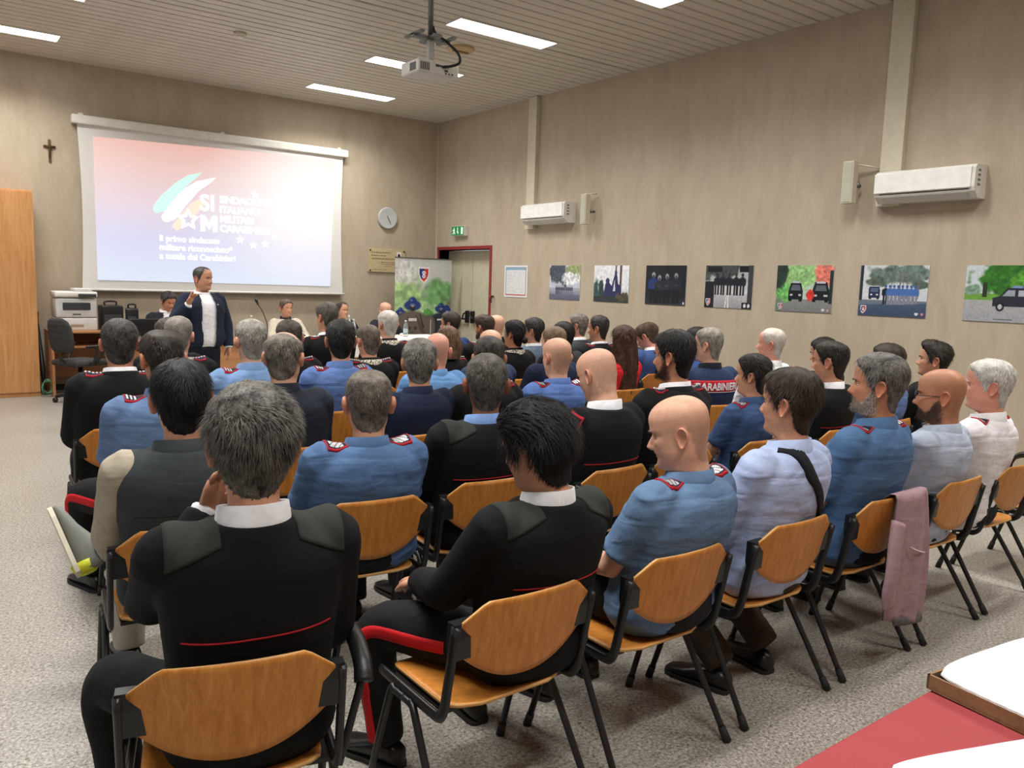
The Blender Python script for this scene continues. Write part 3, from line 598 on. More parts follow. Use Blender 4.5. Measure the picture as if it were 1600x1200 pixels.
MB().box((-bw / 2 - .01, -.10, 0), (bw / 2 + .01, .10, .075), 0, .015).build('base_cassette', W_STEEL, bn)
MB().tube([(0, .02, .06), (0, .02, 2.09)], .012, 8).build('support_pole', W_STEEL, bn, True)
MB().box((-bw / 2, -.012, 2.085), (bw / 2, .012, 2.105)).build('top_rail', W_STEEL, bn)

# ------------------------------------------------------------------ cabinet, desk corner, head table
cb = empty('cabinet', (.80, 12.70, 0)); tag(cb, 'tall orange wood-laminate cabinet against the front wall', 'cabinet')
MB().box((-.60, -.22, 0), (.60, .28, 2.73), 0, .004).build('carcass', W_CAB, cb)
for s in (-1, 1):
    dd = MB().box((s * .003 if s > 0 else -.597, -.242, .06), (.597 if s > 0 else -.003, -.222, 2.71), 0, .003).build('door', W_CAB, cb)
    MB().tube([(s * .05, -.262, 1.15), (s * .05, -.262, 1.30)], .008, 8).build('handle', W_STEEL, dd, True)
W_DESK = wood_mat('desk_laminate', (168, 116, 76), (196, 142, 98), (1, 10, 10), .4, 2.2)
dk = empty('desk', (2.18, 12.6, 0)); tag(dk, 'brown laminate desk with shelf carrying the printer', 'desk')
MB().box((-.66, -.35, .86), (.52, .35, .89), 0, .004).build('desktop', W_DESK, dk)
for x in (-.64, .26): MB().box((x - .015, -.33, 0), (x + .015, .33, .86)).build('side_panel', W_DESK, dk)
MB().box((-.63, -.32, .66), (.25, .30, .685)).build('shelf', W_DESK, dk)
MB().box((-.63, .30, .2), (.27, .32, .86)).build('back_panel', W_DESK, dk)
pr = empty('printer', (1.86, 12.62, .89)); tag(pr, 'grey and white office laser printer on the brown desk', 'printer')
W_PRT = plain('printer_grey', (206, 206, 202), .45); W_PRT2 = plain('printer_dark', (58, 60, 64), .4)
MB().box((-.25, -.22, 0), (.25, .22, .17), 0, .015).build('paper_tray', W_PRT, pr, True)
MB().box((-.25, -.22, .175), (.25, .22, .44), 0, .02).build('body', W_PRT, pr, True)
MB().box((-.17, -.232, .28), (.17, -.2, .38), 0, .008).build('output_slot', W_PRT2, pr)
MB().box((-.26, -.24, .45), (.26, .22, .53), 0, .02).build('scanner_lid', W_WHITE, pr, True)
MB().box((-.02, -.20, .53), (.2, .16, .575), 0, .015).build('document_feeder', W_PRT, pr, True)
MB().box((.02, -.262, .455), (.24, -.23, .50), 0, .006).build('control_panel', W_PRT2, pr)
MB().box((-.05, -.226, .215), (.05, -.219, .228)).build('badge', W_PRT2, pr)
MB().box((-.08, -.226, .05), (.08, -.215, .085), 0, .006).build('tray_grip', plain('tray_grip', (150, 136, 110), .5), pr)
def speakerbox(x, w, h, d, label, tilt=0):
    t = empty('amplifier_case', (x, 12.62, .89), tilt); tag(t, label, 'equipment', 'black equipment on the desk')
    MB().box((-w / 2, -d / 2, 0), (w / 2, d / 2, h), 0, .02).build('body', W_BLACK, t, True)
    MB().box((-w / 2 + .03, -d / 2 - .008, .05), (w / 2 - .03, -d / 2 + .004, h * .62), 0, .004).build('front_panel', W_PRT2, t)
    MB().tube(spline([(-w / 4, 0, h - .01), (-w / 4, 0, h + .05), (w / 4, 0, h + .05), (w / 4, 0, h - .01)], 5), .012, 8).build('handle', W_BLACK, t, True)
speakerbox(2.32, .28, .34, .3, 'wide black equipment case beside the printer')
speakerbox(2.60, .17, .30, .28, 'narrow black equipment case at the desk end', -.2)
W_MON = plain('screen_black', (26, 28, 30), .3)
mo = empty('monitor', (2.56, 11.62, .83)); tag(mo, 'black computer monitor seen from behind, near the left panel man', 'monitor')
MB().box((-.20, -.02, .03), (.28, .02, .26), 0, .012).build('display', W_MON, mo, True)
MB().box((-.05, .0, -.02), (.05, .05, .2)).build('stand', W_BLACK, mo)
MB().box((-.14, -.08, -.03), (.14, .12, -.015), 0, .005).build('foot', W_BLACK, mo)
# swivel chair
W_GFAB = fabric('chair_grey_fabric', (62, 62, 62)); sc = empty('swivel_chair', (1.78, 11.75, 0), math.radians(-60)); tag(sc, 'dark swivel office chair with armrests by the desk', 'chair')
MB().box((-.24, -.24, .48), (.24, .24, .56), 0, .035).build('seat', W_GFAB, sc, True)
b = MB(); rr = []
for z, w, d, y in [(.66, .16, .03, -.24), (.72, .21, .04, -.25), (.85, .225, .045, -.26), (.98, .215, .045, -.28), (1.06, .18, .04, -.30), (1.10, .10, .02, -.31)]:
    q = np.arange(20) * 2 * PI / 20; rr.append(np.stack([w * np.cos(q), y + d * np.sin(q), np.full(20, z)], 1))
b.loft(rr).build('backrest', W_GFAB, sc, True)
MB().tube(spline([(0, -.22, .70), (0, -.27, .55), (0, -.1, .46)], 5), [.03, .012]).build('back_support', W_BLACK, sc, True)
for s in (-1, 1):
    MB().tube(spline([(s * .24, -.05, .5), (s * .30, -.03, .55), (s * .30, .0, .72), (s * .30, -.14, .74), (s * .30, .16, .74), (s * .30, .12, .70), (s * .26, .02, .5)], 5), .018, 8).build('armrest', W_BLACK, sc, True)
MB().tube([(0, 0, .12), (0, 0, .48)], [.03, .03], 12).build('gas_lift', W_BLACK, sc, True)
for i in range(5):
    q = i * 2 * PI / 5 + .3; dx, dy = math.cos(q), math.sin(q)
    lg = MB().tube([(0, 0, .13), (dx * .3, dy * .3, .075)], [.028, .018], 8).build('base_leg', W_BLACK, sc, True)
    R = disc_rings([(.03, -.02), (.033, 0), (.03, .02)], 14, 1); MB().loft(R + np.array([dx * .3, dy * .3, .033])).build('caster', W_BLACK, lg, True)
# things leaning in the gap between cabinet and desk
um = empty('closed_umbrella', (1.46, 12.55, 0)); tag(um, 'dark closed umbrella leaning between cabinet and desk', 'umbrella')
MB().tube([(0, 0, .02), (-.005, .1, .35), (-.02, .26, .95)], [.012, .035, .012], 10).build('canopy', W_BLACK, um, True)
MB().tube(spline([(-.02, .26, .95), (-.022, .29, 1.08), (-.02, .24, 1.12), (-.02, .21, 1.06)], 5), .010, 8).build('handle', W_CRX, um, True)
gc = MB()
for i in range(4):
    q = np.arange(25) * 2 * PI / 24; gc.tube(np.stack([.07 * np.cos(q) * (1 - .1 * i), .02 * np.sin(q * 3 + i), .12 + .09 * np.sin(q) + .01 * i], 1), .006, 6)
tag(gc.build('garden_cable', plain('green_cable', (70, 120, 84), .5), None, True, (1.47, 12.36, 0)), 'coil of green cable hanging low between cabinet and desk', 'cable')
# head table
ht = empty('head_table', (4.95, 11.55, 0)); tag(ht, 'long wooden speakers table in front of the screen', 'table')
MB().box((-2.60, -.36, .76), (2.1, .36, .80), 0, .004).build('tabletop', W_DESK, ht)
MB().box((-2.55, -.32, .28), (2.05, -.30, .76)).build('modesty_panel', W_DESK, ht)
for x in (-2.55, .215, 2.03): MB().box((x - .02, -.31, 0), (x + .02, .31, .76)).build('leg_panel', W_DESK, ht)
V = []; nx, ny = 60, 22
for j in range(ny):
    for i in range(nx):
        u = i / (nx - 1); v = j / (ny - 1); x = -1.1 + u * 3.25
        if v < .35: z = .806 - (.35 - v) / .35 * .28; y = -.372 - .018 * (1 - v / .35) * (1 + math.sin(u * 46))
        else: z = .806; y = -.372 + (v - .35) / .65 * .72
        V.append((x, y, z))
F = gridF(ny, nx, False)
tag(link('tablecloth', mesh('tablecloth', np.vstack([V, np.array(V) + [0, .003, -.003]]), np.vstack([F, F[:, ::-1] + nx * ny]), [fabric('white_cloth', (232, 232, 228))]), None, (4.95, 11.55, 0)), 'white cloth spread over the right part of the head table', 'tablecloth')
mi = empty('microphone', (4.15, 11.42, .806)); tag(mi, 'black gooseneck microphone on the head table', 'microphone')
MB().box((-.06, -.05, 0), (.06, .05, .035), 0, .012).build('base', W_BLACK, mi, True)
MB().tube(spline([(0, 0, .03), (0, 0, .2), (-.06, 0, .38), (-.14, -.02, .50)], 6), .006, 8).build('gooseneck', W_BLACK, mi, True)
MB().tube([(-.135, -.02, .49), (-.165, -.025, .55), (-.18, -.03, .58)], [.012, .022, .012], 10).build('head', W_BLACK, mi, True)
t = NT('clear_plastic'); t.set((.9, .95, .95, 1), .1); t.b.inputs['Transmission Weight'].default_value = .85; t.b.inputs['IOR'].default_value = 1.2; W_CLEAR = t.m
def bottle(x, y, h, label):
    t = empty('water_bottle', (x, y, .806)); tag(t, label, 'bottle', 'water bottles on the head table')
    MB().loft(disc_rings([(.036, 0), (.04, .02), (.038, .08 * h), (.04, .14 * h * 1.0), (.037, .6 * h), (.030, .75 * h), (.014, .9 * h), (.014, .95 * h)], 16)).build('bottle', W_CLEAR, t, True)
    MB().loft(disc_rings([(.016, .94 * h), (.016, h), (.012, h + .004)], 12)).build('cap', W_WHITE, t, True)
    MB().loft(disc_rings([(.0405, .25 * h), (.0405, .5 * h)], 16), cap=False).build('paper_label', plain('bottle_label', (180, 200, 206), .5), t, True)
bottle(3.90, 11.36, .34, 'clear water bottle nearest the standing speaker')
bottle(5.42, 11.40, .34, 'tall clear water bottle in front of the cream-jacket panelist')
bottle(5.52, 11.45, .28, 'shorter clear water bottle, right of the pair')
bottle(6.42, 11.42, .26, 'clear water bottle before the last panelist')

# ------------------------------------------------------------------ buffet table in the right foreground
W_REDC = fabric('red_paper_cloth', (158, 66, 70), .75, .15, .05, .03); W_CARD = wood_mat('tray_card', (122, 92, 62), (148, 116, 82), (2, 8, 8), .6)
bt = empty('buffet_table', (2.15, .44, 0)); tag(bt, 'buffet table at the photo\'s bottom right corner', 'table')
MB().box((-1.0, -.36, .735), (1.6, .37, .772), 0, .004).build('tabletop', W_DESK, bt)
for x in (-.9, 1.5):
    for y in (-.3, .3): MB().box((x - .025, y - .025, 0), (x + .025, y + .025, .735)).build('leg', W_STEEL, bt)
V = []; nx, ny = 50, 16
for j in range(ny):
    for i in range(nx):
        u = i / (nx - 1); v = j / (ny - 1); V.append((-1.02 + u * 2.66, -.38 + v * .77, .7745 + .0012 * math.sin(u * 17 + v * 5)))
V = np.array(V); sk = []
F = gridF(ny, nx, False); edge = [((ny - 1) * nx + i) for i in range(nx)]; V2 = V[edge] + [0, .006, 0]; V3 = V2 + [0, .004, -.3] ; V3[:, 1] += .006 * np.sin(np.arange(nx) * .9)
F2 = [((ny - 1) * nx + i, (ny - 1) * nx + i + 1, len(V) + i + 1, len(V) + i) for i in range(nx - 1)] + [(len(V) + i, len(V) + i + 1, len(V) + nx + i + 1, len(V) + nx + i) for i in range(nx - 1)]
tag(link('red_tablecloth', mesh('red_tablecloth', np.vstack([V, V2, V3]), F.tolist() + F2, [W_REDC]), None, (2.15, .44, 0)), 'plain red paper cloth covering the buffet table', 'tablecloth')
def food_tray(x, y, rz, w, d, label):
    t = empty('food_tray', (x, y, .778), rz); tag(t, label, 'tray', 'covered trays on the red table')
    b = MB(); b.box((-w / 2, -d / 2, 0), (w / 2, d / 2, .006))
    for a0, a1 in (((-w / 2, -d / 2), (w / 2, -d / 2 + .006)), ((-w / 2, d / 2 - .006), (w / 2, d / 2)), ((-w / 2, -d / 2), (-w / 2 + .006, d / 2)), ((w / 2 - .006, -d / 2), (w / 2, d / 2))): b.box((a0[0], a0[1], .004), (a1[0], a1[1], .036))
    b.build('card_tray', W_CARD, t)
    n = 40; X, Y = np.meshgrid(np.linspace(-1, 1, n), np.linspace(-1, 1, n)); r = np.maximum(abs(X), abs(Y)); e = 1 - np.clip((r - .62) / .38, 0, 1) ** 2
    sc_ = .985 + .005 * np.sin(np.arctan2(Y, X) * 34) * (r > .96)
    Z = .039 + .034 * np.sqrt(np.clip(e, 0, 1)) + .004 * vnoise(np.stack([X.ravel() * 4, Y.ravel() * 4, X.ravel() * 0], 1), 5).reshape(X.shape) * e
    V = np.stack([(X * np.sqrt(1 - .16 * Y ** 4) * w / 2 * sc_).ravel(), (Y * np.sqrt(1 - .16 * X ** 4) * d / 2 * sc_).ravel(), Z.ravel()], 1); F = gridF(n, n, False)
    link('paper_cover', mesh('paper_cover', np.vstack([V, V - [0, 0, .003]]), np.vstack([F, F[:, ::-1] + n * n]), [plain('napkin_paper', (238, 238, 240), .8, 0, .2, .01)]), t)
food_tray(2.09, .64, math.radians(-7), .44, .36, 'paper-covered tray nearest the chairs on the red table')
food_tray(1.56, .485, math.radians(-20), .44, .32, 'paper-covered tray cut off by the photo\'s bottom edge')

# ------------------------------------------------------------------ conference chairs
def ply_mat():
    t = NT('beech_plywood'); t.set(None, .38, 0, .4)
    v = t.noise(t.coord('Object', (16, 16, 1.2)), 3.0, 4, .6, .8); w = t.noise(t.coord('Object', (90, 90, 5)), 2.0, 2)
    a = t.ramp(v, [(.3, L4((188, 118, 46))), (.55, L4((206, 136, 60))), (.75, L4((216, 150, 76)))])
    b = t.ramp(w, [(.35, (.86, .82, .78, 1)), (.6, (1, 1, 1, 1))])
    m = t.n('ShaderNodeMix', data_type='RGBA', blend_type='MULTIPLY'); m.inputs[0].default_value = .7; t.l(a, m.inputs[6]); t.l(b, m.inputs[7])
    oi = t.n('ShaderNodeObjectInfo'); rv = t.ramp(oi.outputs['Random'], [(0, (.88, .86, .84, 1)), (1, (1, 1, 1, 1))])
    m2 = t.n('ShaderNodeMix', data_type='RGBA', blend_type='MULTIPLY'); m2.inputs[0].default_value = 1; t.l(m.outputs[2], m2.inputs[6]); t.l(rv, m2.inputs[7])
    t.l(m2.outputs[2], t.b.inputs['Base Color']); return t.m
W_PLY = ply_mat(); W_PLYE = wood_mat('plywood_edge', (214, 160, 92), (228, 182, 118), (1, 1, 60), .45)
W_TUBE = plain('black_tube_paint', (24, 25, 27), .38, .0, .5); W_CAP = plain('black_rubber', (30, 30, 30), .7)
def sheet(P, nr, n, th, axis_n, mats):
    """solid sheet from a grid of points and normals; edge faces take material 1"""
    P = np.asarray(P); Q = P + axis_n * th; V = np.vstack([P, Q]); F = gridF(nr, n, False); N = nr * n
    FF = F[:, ::-1].tolist() + (F + N).tolist(); M = [0] * len(FF)
    ring = list(range(n)) + [i * n + n - 1 for i in range(1, nr)] + [(nr - 1) * n + j for j in range(n - 2, -1, -1)] + [i * n for i in range(nr - 2, 0, -1)]
    for a, b in zip(ring, ring[1:] + ring[:1]): FF.append((a, b, b + N, a + N)); M.append(1)
    return V, FF, M
def backrest_mesh():
    n, nr = 25, 13; P = np.zeros((nr, n, 3)); 
    for j in range(n):
        u = -1 + 2 * j / (n - 1); x = .238 * u
        top = .80 - max(0, abs(x) - .165) / .073 * .062; bot = .53 + .115 * abs(u) ** 2.2
        for i in range(nr):
            z = bot + (top - bot) * i / (nr - 1)
            P[i, j] = (x, -.205 - (z - .5) * .20 - .032 * (1 - u * u), z)
    V, F, M = sheet(P.reshape(-1, 3), nr, n, .012, np.array([0, -.98, .2]), None)
    return mesh('backrest', V, F, [W_PLY, W_PLYE], True, M)
def seat_mesh():
    n, nr = 21, 17; P = np.zeros((nr, n, 3))
    for i in range(nr):
        v = -1 + 2 * i / (nr - 1); y = .0 + .215 * v
        hw = .222 * (1 - .42 * max(0, (abs(v) - .62) / .38) ** 2.6)
        for j in range(n):
            u = -1 + 2 * j / (n - 1)
            P[i, j] = (hw * u, y, .438 - .014 * math.cos(u * PI / 2) * math.cos(v * PI / 2) - (.030 * max(0, (v - .6) / .4) ** 2) + .006 * max(0, (-v - .6) / .4) ** 2)
    V, F, M = sheet(P.reshape(-1, 3), nr, n, .012, np.array([0, 0, 1.0]), None)
    return mesh('seat', V, F, [W_PLY, W_PLYE], True, M)
def smooth_by_angle(o):
    pass
def make_chair():
    t = empty('conference_chair')
    ME = {}
    link('backrest', backrest_mesh(), t); link('seat', seat_mesh(), t)
    for s in (-1, 1):
        MB().tube(spline([(s * .256, -.262, .735), (s * .256, -.225, .55), (s * .256, -.207, .47), (s * .255, -.185, .435), (s * .254, -.14, .424), (s * .252, .05, .424), (s * .250, .19, .424)], 5), [.019, .011], 10, 0, (0, 1, .2)).build('side_frame', W_TUBE, t, True)
        MB().prism([(-.225, .742), (-.262, .742), (-.264, .70), (-.252, .628), (-.232, .628), (-.222, .66)], s * .262, s * .182, 0, 0).build('back_bracket', W_TUBE, t)
        MB().box((s * .2 - .02, -.15, .412), (s * .2 + .05, .15, .426)).build('seat_rail', W_TUBE, t)
        for pts in ([(s * .262, .02, .405), (s * .262, -.03, .402), (s * .264, -.055, .375), (s * .282, -.285, .012)], [(s * .262, .02, .405), (s * .262, .08, .402), (s * .264, .108, .375), (s * .276, .225, .012)]):
            lg = MB().tube(spline(pts, 4), .0125, 9).build('leg', W_TUBE, t, True)
            f = np.array(pts[-1]); q = np.array(pts[-2]); d = (q - f) / np.linalg.norm(q - f)
            MB().tube([f - d * .0122, f + d * .045], [.017, .0155], 9).build('foot_cap', W_CAP, lg, True)
    return t
CHAIR0 = [make_chair()]
def put_chair(x, y, rz, label):
    o = CHAIR0.pop() if CHAIR0 else copy_tree(CHAIR_SRC)
    o.location = (x, y, 0); o.rotation_euler = (0, 0, math.radians(rz)); tag(o, label, 'chair', 'audience chairs')
    return o
CHAIR_SRC = CHAIR0[0]

# ------------------------------------------------------------------ people
HZ = np.array([-.085, -.06, -.035, -.016, -.004, .004, .012, .03, .045, .06, .08, .10, .117, .14, .17])
HF = np.array([.040, .036, .038, .050, .074, .090, .095, .094, .090, .094, .095, .094, .091, .097, .098])
HB = np.array([-.076, -.072, -.070, -.069, -.069, -.069, -.069, -.070, -.072, -.076, -.083, -.090, -.095, -.099, -.100])
HW = np.array([.066, .060, .058, .057, .056, .056, .057, .062, .066, .069, .072, .0745, .076, .078, .078])
def head_grid(z, th, features=True, jaw=1.0):
    """points (nz, nt, 3) of the head surface; z in head units (0 chin, .235 crown), th = 0 at the face"""
    zc = np.clip(z, None, .165); f = np.sqrt(np.clip(1 - (np.clip(z - .165, 0, None) / .070) ** 2, 0, 1))
    yf = sinterp(zc, HZ, HF); yb = sinterp(zc, HZ, HB); w = sinterp(zc, HZ, HW) * (1 + (jaw - 1) * sstep(.10, .03, zc) * sstep(-.05, .0, zc))
    yc = np.full_like(yf, -.008); yf = yc + (yf - yc) * f; yb = yc + (yb - yc) * f; w = w * f
    p = 2.25 - .35 * sstep(.06, .0, z) * sstep(-.05, -.01, z)
    s = np.sin(th)[None]; c = np.cos(th)[None]
    X = w[:, None] * np.sign(s) * np.abs(s) ** (2 / p[:, None]); Yr = np.where(c > 0, (yf - yc)[:, None], (yc - yb)[:, None])
    Y = yc[:, None] + Yr * np.sign(c) * np.abs(c) ** (2 / p[:, None]); Z = np.broadcast_to(z[:, None], X.shape).copy()
    if features:
        fr = sstep(.0, .05, Y); g = lambda x0, z0, sx, sz: np.exp(-((X - x0) / sx) ** 2 - ((Z - z0) / sz) ** 2)
        nz = np.interp(Z, [.066, .072, .082, .12, .13], [0, .018, .027, .004, 0]); ns = np.interp(Z, [.07, .085, .12], [.013, .011, .009])
        dy = nz * np.exp(-(X / ns) ** 2)
        for sx in (-1, 1):
            dy += .009 * g(sx * .013, .077, .007, .008) - .011 * g(sx * .032, .117, .014, .010) + .005 * g(sx * .028, .135, .02, .008) + .005 * g(sx * .046, .093, .018, .018)
        dy += .006 * g(0, .0605, .020, .0055) + .006 * g(0, .0475, .018, .006) - .004 * g(0, .0538, .022, .0025) + .005 * g(0, .014, .018, .012)
        Y = Y + dy * fr
        X = X * (1 - .03 * sstep(.12, .15, Z) * sstep(.03, .06, Y))
    return np.stack([X, Y, Z], -1)
def head_z(step):
    return np.concatenate([np.linspace(-.085, -.01, 7)[:-1], np.arange(-.010, .165, step), .165 + .070 * np.sin(np.linspace(.02, 1, max(8, int(.06 / step)))  * PI / 2)[:-1], [.2349]])
HAIRLINE_T = np.radians([0, 25, 45, 58, 68, 76, 84, 91, 102, 111, 118, 132, 150, 180])
HAIRLINE_Z = np.array([.196, .194, .186, .168, .140, .098, .098, .138, .138, .095, .050, .016, .004, .000])
def hair_mask(P, th, style):
    z = P[..., 2]; t = np.abs((th + PI) % (2 * PI) - PI); hz = HAIRLINE_Z.copy()
    if style == 'receding': hz[:4] += np.array([.018, .026, .03, .012])
    zb = np.interp(t, HAIRLINE_T, hz)[None]; m = sstep(-.002, .010, z - zb)
    dc = np.sqrt(P[..., 0] ** 2 + (P[..., 1] + .045) ** 2 + (z - .222) ** 2)
    if style == 'crown': m = m * (0.25 + .75 * sstep(.035, .065, dc))
    if style == 'balding':
        top = sstep(.165, .20, z) * sstep(-.085, -.03, P[..., 1]); m = m * (1 - .96 * top) * (.3 + .7 * sstep(.03, .07, dc))
    if style == 'ring': m = m * sstep(.195, .125, z) * sstep(.05, -.02, P[..., 1])
    return m
def ear(side, sc=1.0):
    n = 16; a = np.arange(n) * 2 * PI / n; R = []
    for r, d in [(.5, -.012), (.92, -.004), (1.06, .005), (1.0, .011), (.86, .008), (.66, .002), (.35, .0005), (.08, 0)]:
        yy = .0185 * r * np.cos(a) * (1 - .22 * np.sin(a) * -1 * .6); zz = .0325 * r * np.sin(a)
        yy = yy * np.where(np.sin(a) < 0, .80, 1.08); R.append(np.stack([np.full(n, d), yy, zz], 1))
    R = np.array(R) * sc
    ro = np.array(Matrix.Rotation(math.radians(12), 3, 'X') @ Matrix.Identity(3)); R = R @ ro.T
    op = np.array(Matrix.Rotation(math.radians(24), 3, 'Z')); R = R @ op.T          # rear edge stands off the skull
    R = R * 1.06 + np.array([.0835, -.016, .104])
    if side < 0: R[:, :, 0] *= -1; R = R[:, ::-1]
    V, F = loft(R, False); F = list(F) + [list(range(7 * n, 8 * n))]
    return V, F
def hand_geo(w, d, up, side, curl=.5, spread=.06, S=1.0, point=False):
    """wrist w, direction d, 'up' = back of the hand; five fingers"""
    w = np.array(w, float); d = np.array(d, float); d /= np.linalg.norm(d); up = np.array(up, float); up -= d * np.dot(up, d); up /= np.linalg.norm(up); lat = np.cross(d, up) * side
    mb = MB(); n = 10
    P = [w - d * .02 * S, w, w + d * .03 * S, w + d * .065 * S, w + d * .092 * S, w + d * .098 * S]
    mb.tube(P, np.array([(.020, .026), (.018, .027), (.018, .036), (.0155, .042), (.0125, .041), (.006, .034)]) * S, n, 0, up)
    for i, (off, ln) in enumerate([(-.030, .062), (-.011, .079), (.010, .083), (.030, .072)]):
        c = curl if not (point and i == 3) else .08
        b = w + d * .085 * S + lat * off * S; dd = d + lat * off * spread * 12; dd /= np.linalg.norm(dd); pts = [b]; uu = up.copy()
        for k, fr in enumerate((.44, .32, .24)):
            an = c * (.6, 1.0, .8)[k]; nd = dd * math.cos(an) - uu * math.sin(an); uu = uu * math.cos(an) + dd * math.sin(an); dd = nd; pts.append(pts[-1] + dd * ln * fr * S)
        mb.tube(pts, np.array([.0095, .0088, .008, .0055]) * S, 7, 0, up)
    b = w + d * .022 * S + lat * .026 * S; dd = d * .75 + lat * .6 - up * .25; dd /= np.linalg.norm(dd); q = d * .95 + lat * .15 - up * .35; q /= np.linalg.norm(q)
    mb.tube([b, b + dd * .038 * S, b + dd * .038 * S + q * .030 * S, b + dd * .038 * S + q * .054 * S], np.array([.0145, .012, .010, .006]) * S, 7, 0, up)
    return np.concatenate(mb.V), mb.F

TZ = np.array([0, .05, .12, .22, .34, .45, .525, .568, .598, .622, .645])
TW = np.array([.155, .183, .186, .172, .180, .192, .192, .168, .122, .084, .068])
TD = np.array([.09, .122, .126, .118, .124, .128, .118, .098, .080, .068, .062])
TY = np.array([.01, .0, .0, .0, .0, -.002, -.008, -.014, -.018, -.016, -.010])

def torso_rings(p, zs, infl, n, girth, slim=1.0):
    w = sinterp(zs, TZ, TW); d = sinterp(zs, TZ, TD); y = sinterp(zs, TZ, TY)
    gb = 1 + (girth - 1) * np.interp(zs, [0, .1, .25, .42, .55, .6], [.6, 1, 1, .75, .4, 0])
    w = (w * gb * slim + infl); d = d * 1.0; bk = 1 - .16 * np.interp(zs, [0, .06, .22, .36, .46], [0, 1, 1, .5, 0]); df = d * (gb ** 1.6) * slim + infl; db = d * bk * (gb ** .5) * slim + infl
    th = np.arange(n) * 2 * PI / n; s = np.sin(th); c = np.cos(th); e = 2 / 2.35
    X = w[:, None] * np.sign(s) * np.abs(s) ** e; Y = y[:, None] + np.where(c > 0, df[:, None], db[:, None]) * np.sign(c) * np.abs(c) ** e
    return np.stack([X, Y, np.broadcast_to(zs[:, None], X.shape)], -1)

SKINS = {'fair': (222, 172, 146), 'mid': (208, 154, 124), 'tan': (190, 134, 102), 'dark': (140, 94, 68), 'pink': (224, 160, 138)}
W_SKIN = vcol('skin', .48, .4, .12, .25, 160); W_EYE = plain('eye_white', (225, 220, 214), .25); W_IRIS = plain('eye_dark', (40, 28, 20), .2)
SHOE = plain('black_leather', (22, 21, 21), .35); GLASS = plain('spectacle_frame', (34, 30, 30), .35)
SILVER = plain('silver_thread', (205, 205, 205), .35, .3); PIPE = fabric('red_piping', (176, 32, 44), .7, .05); NAVYP = fabric('board_navy', (30, 34, 52), .8, .1)
WHITE_C = fabric('white_collar_cotton', (236, 236, 240), .8, .18)
JOBS = []
class Person:
    pass
def xf(p, P):
    """torso space (metres, z above the seat) -> person space: scale, lean and bow"""
    P = np.asarray(P, float).copy(); z = P[..., 2]; zz = np.clip(z, 0, None)
    y = P[..., 1] + p.lean * zz + p.bow * (np.clip(zz / .62, 0, 1.2) ** 2); x = P[..., 0] + p.tilt * zz
    return np.stack([x * p.S, y * p.S, p.seat + np.where(z > 0, z * p.th, z * p.S)], -1)

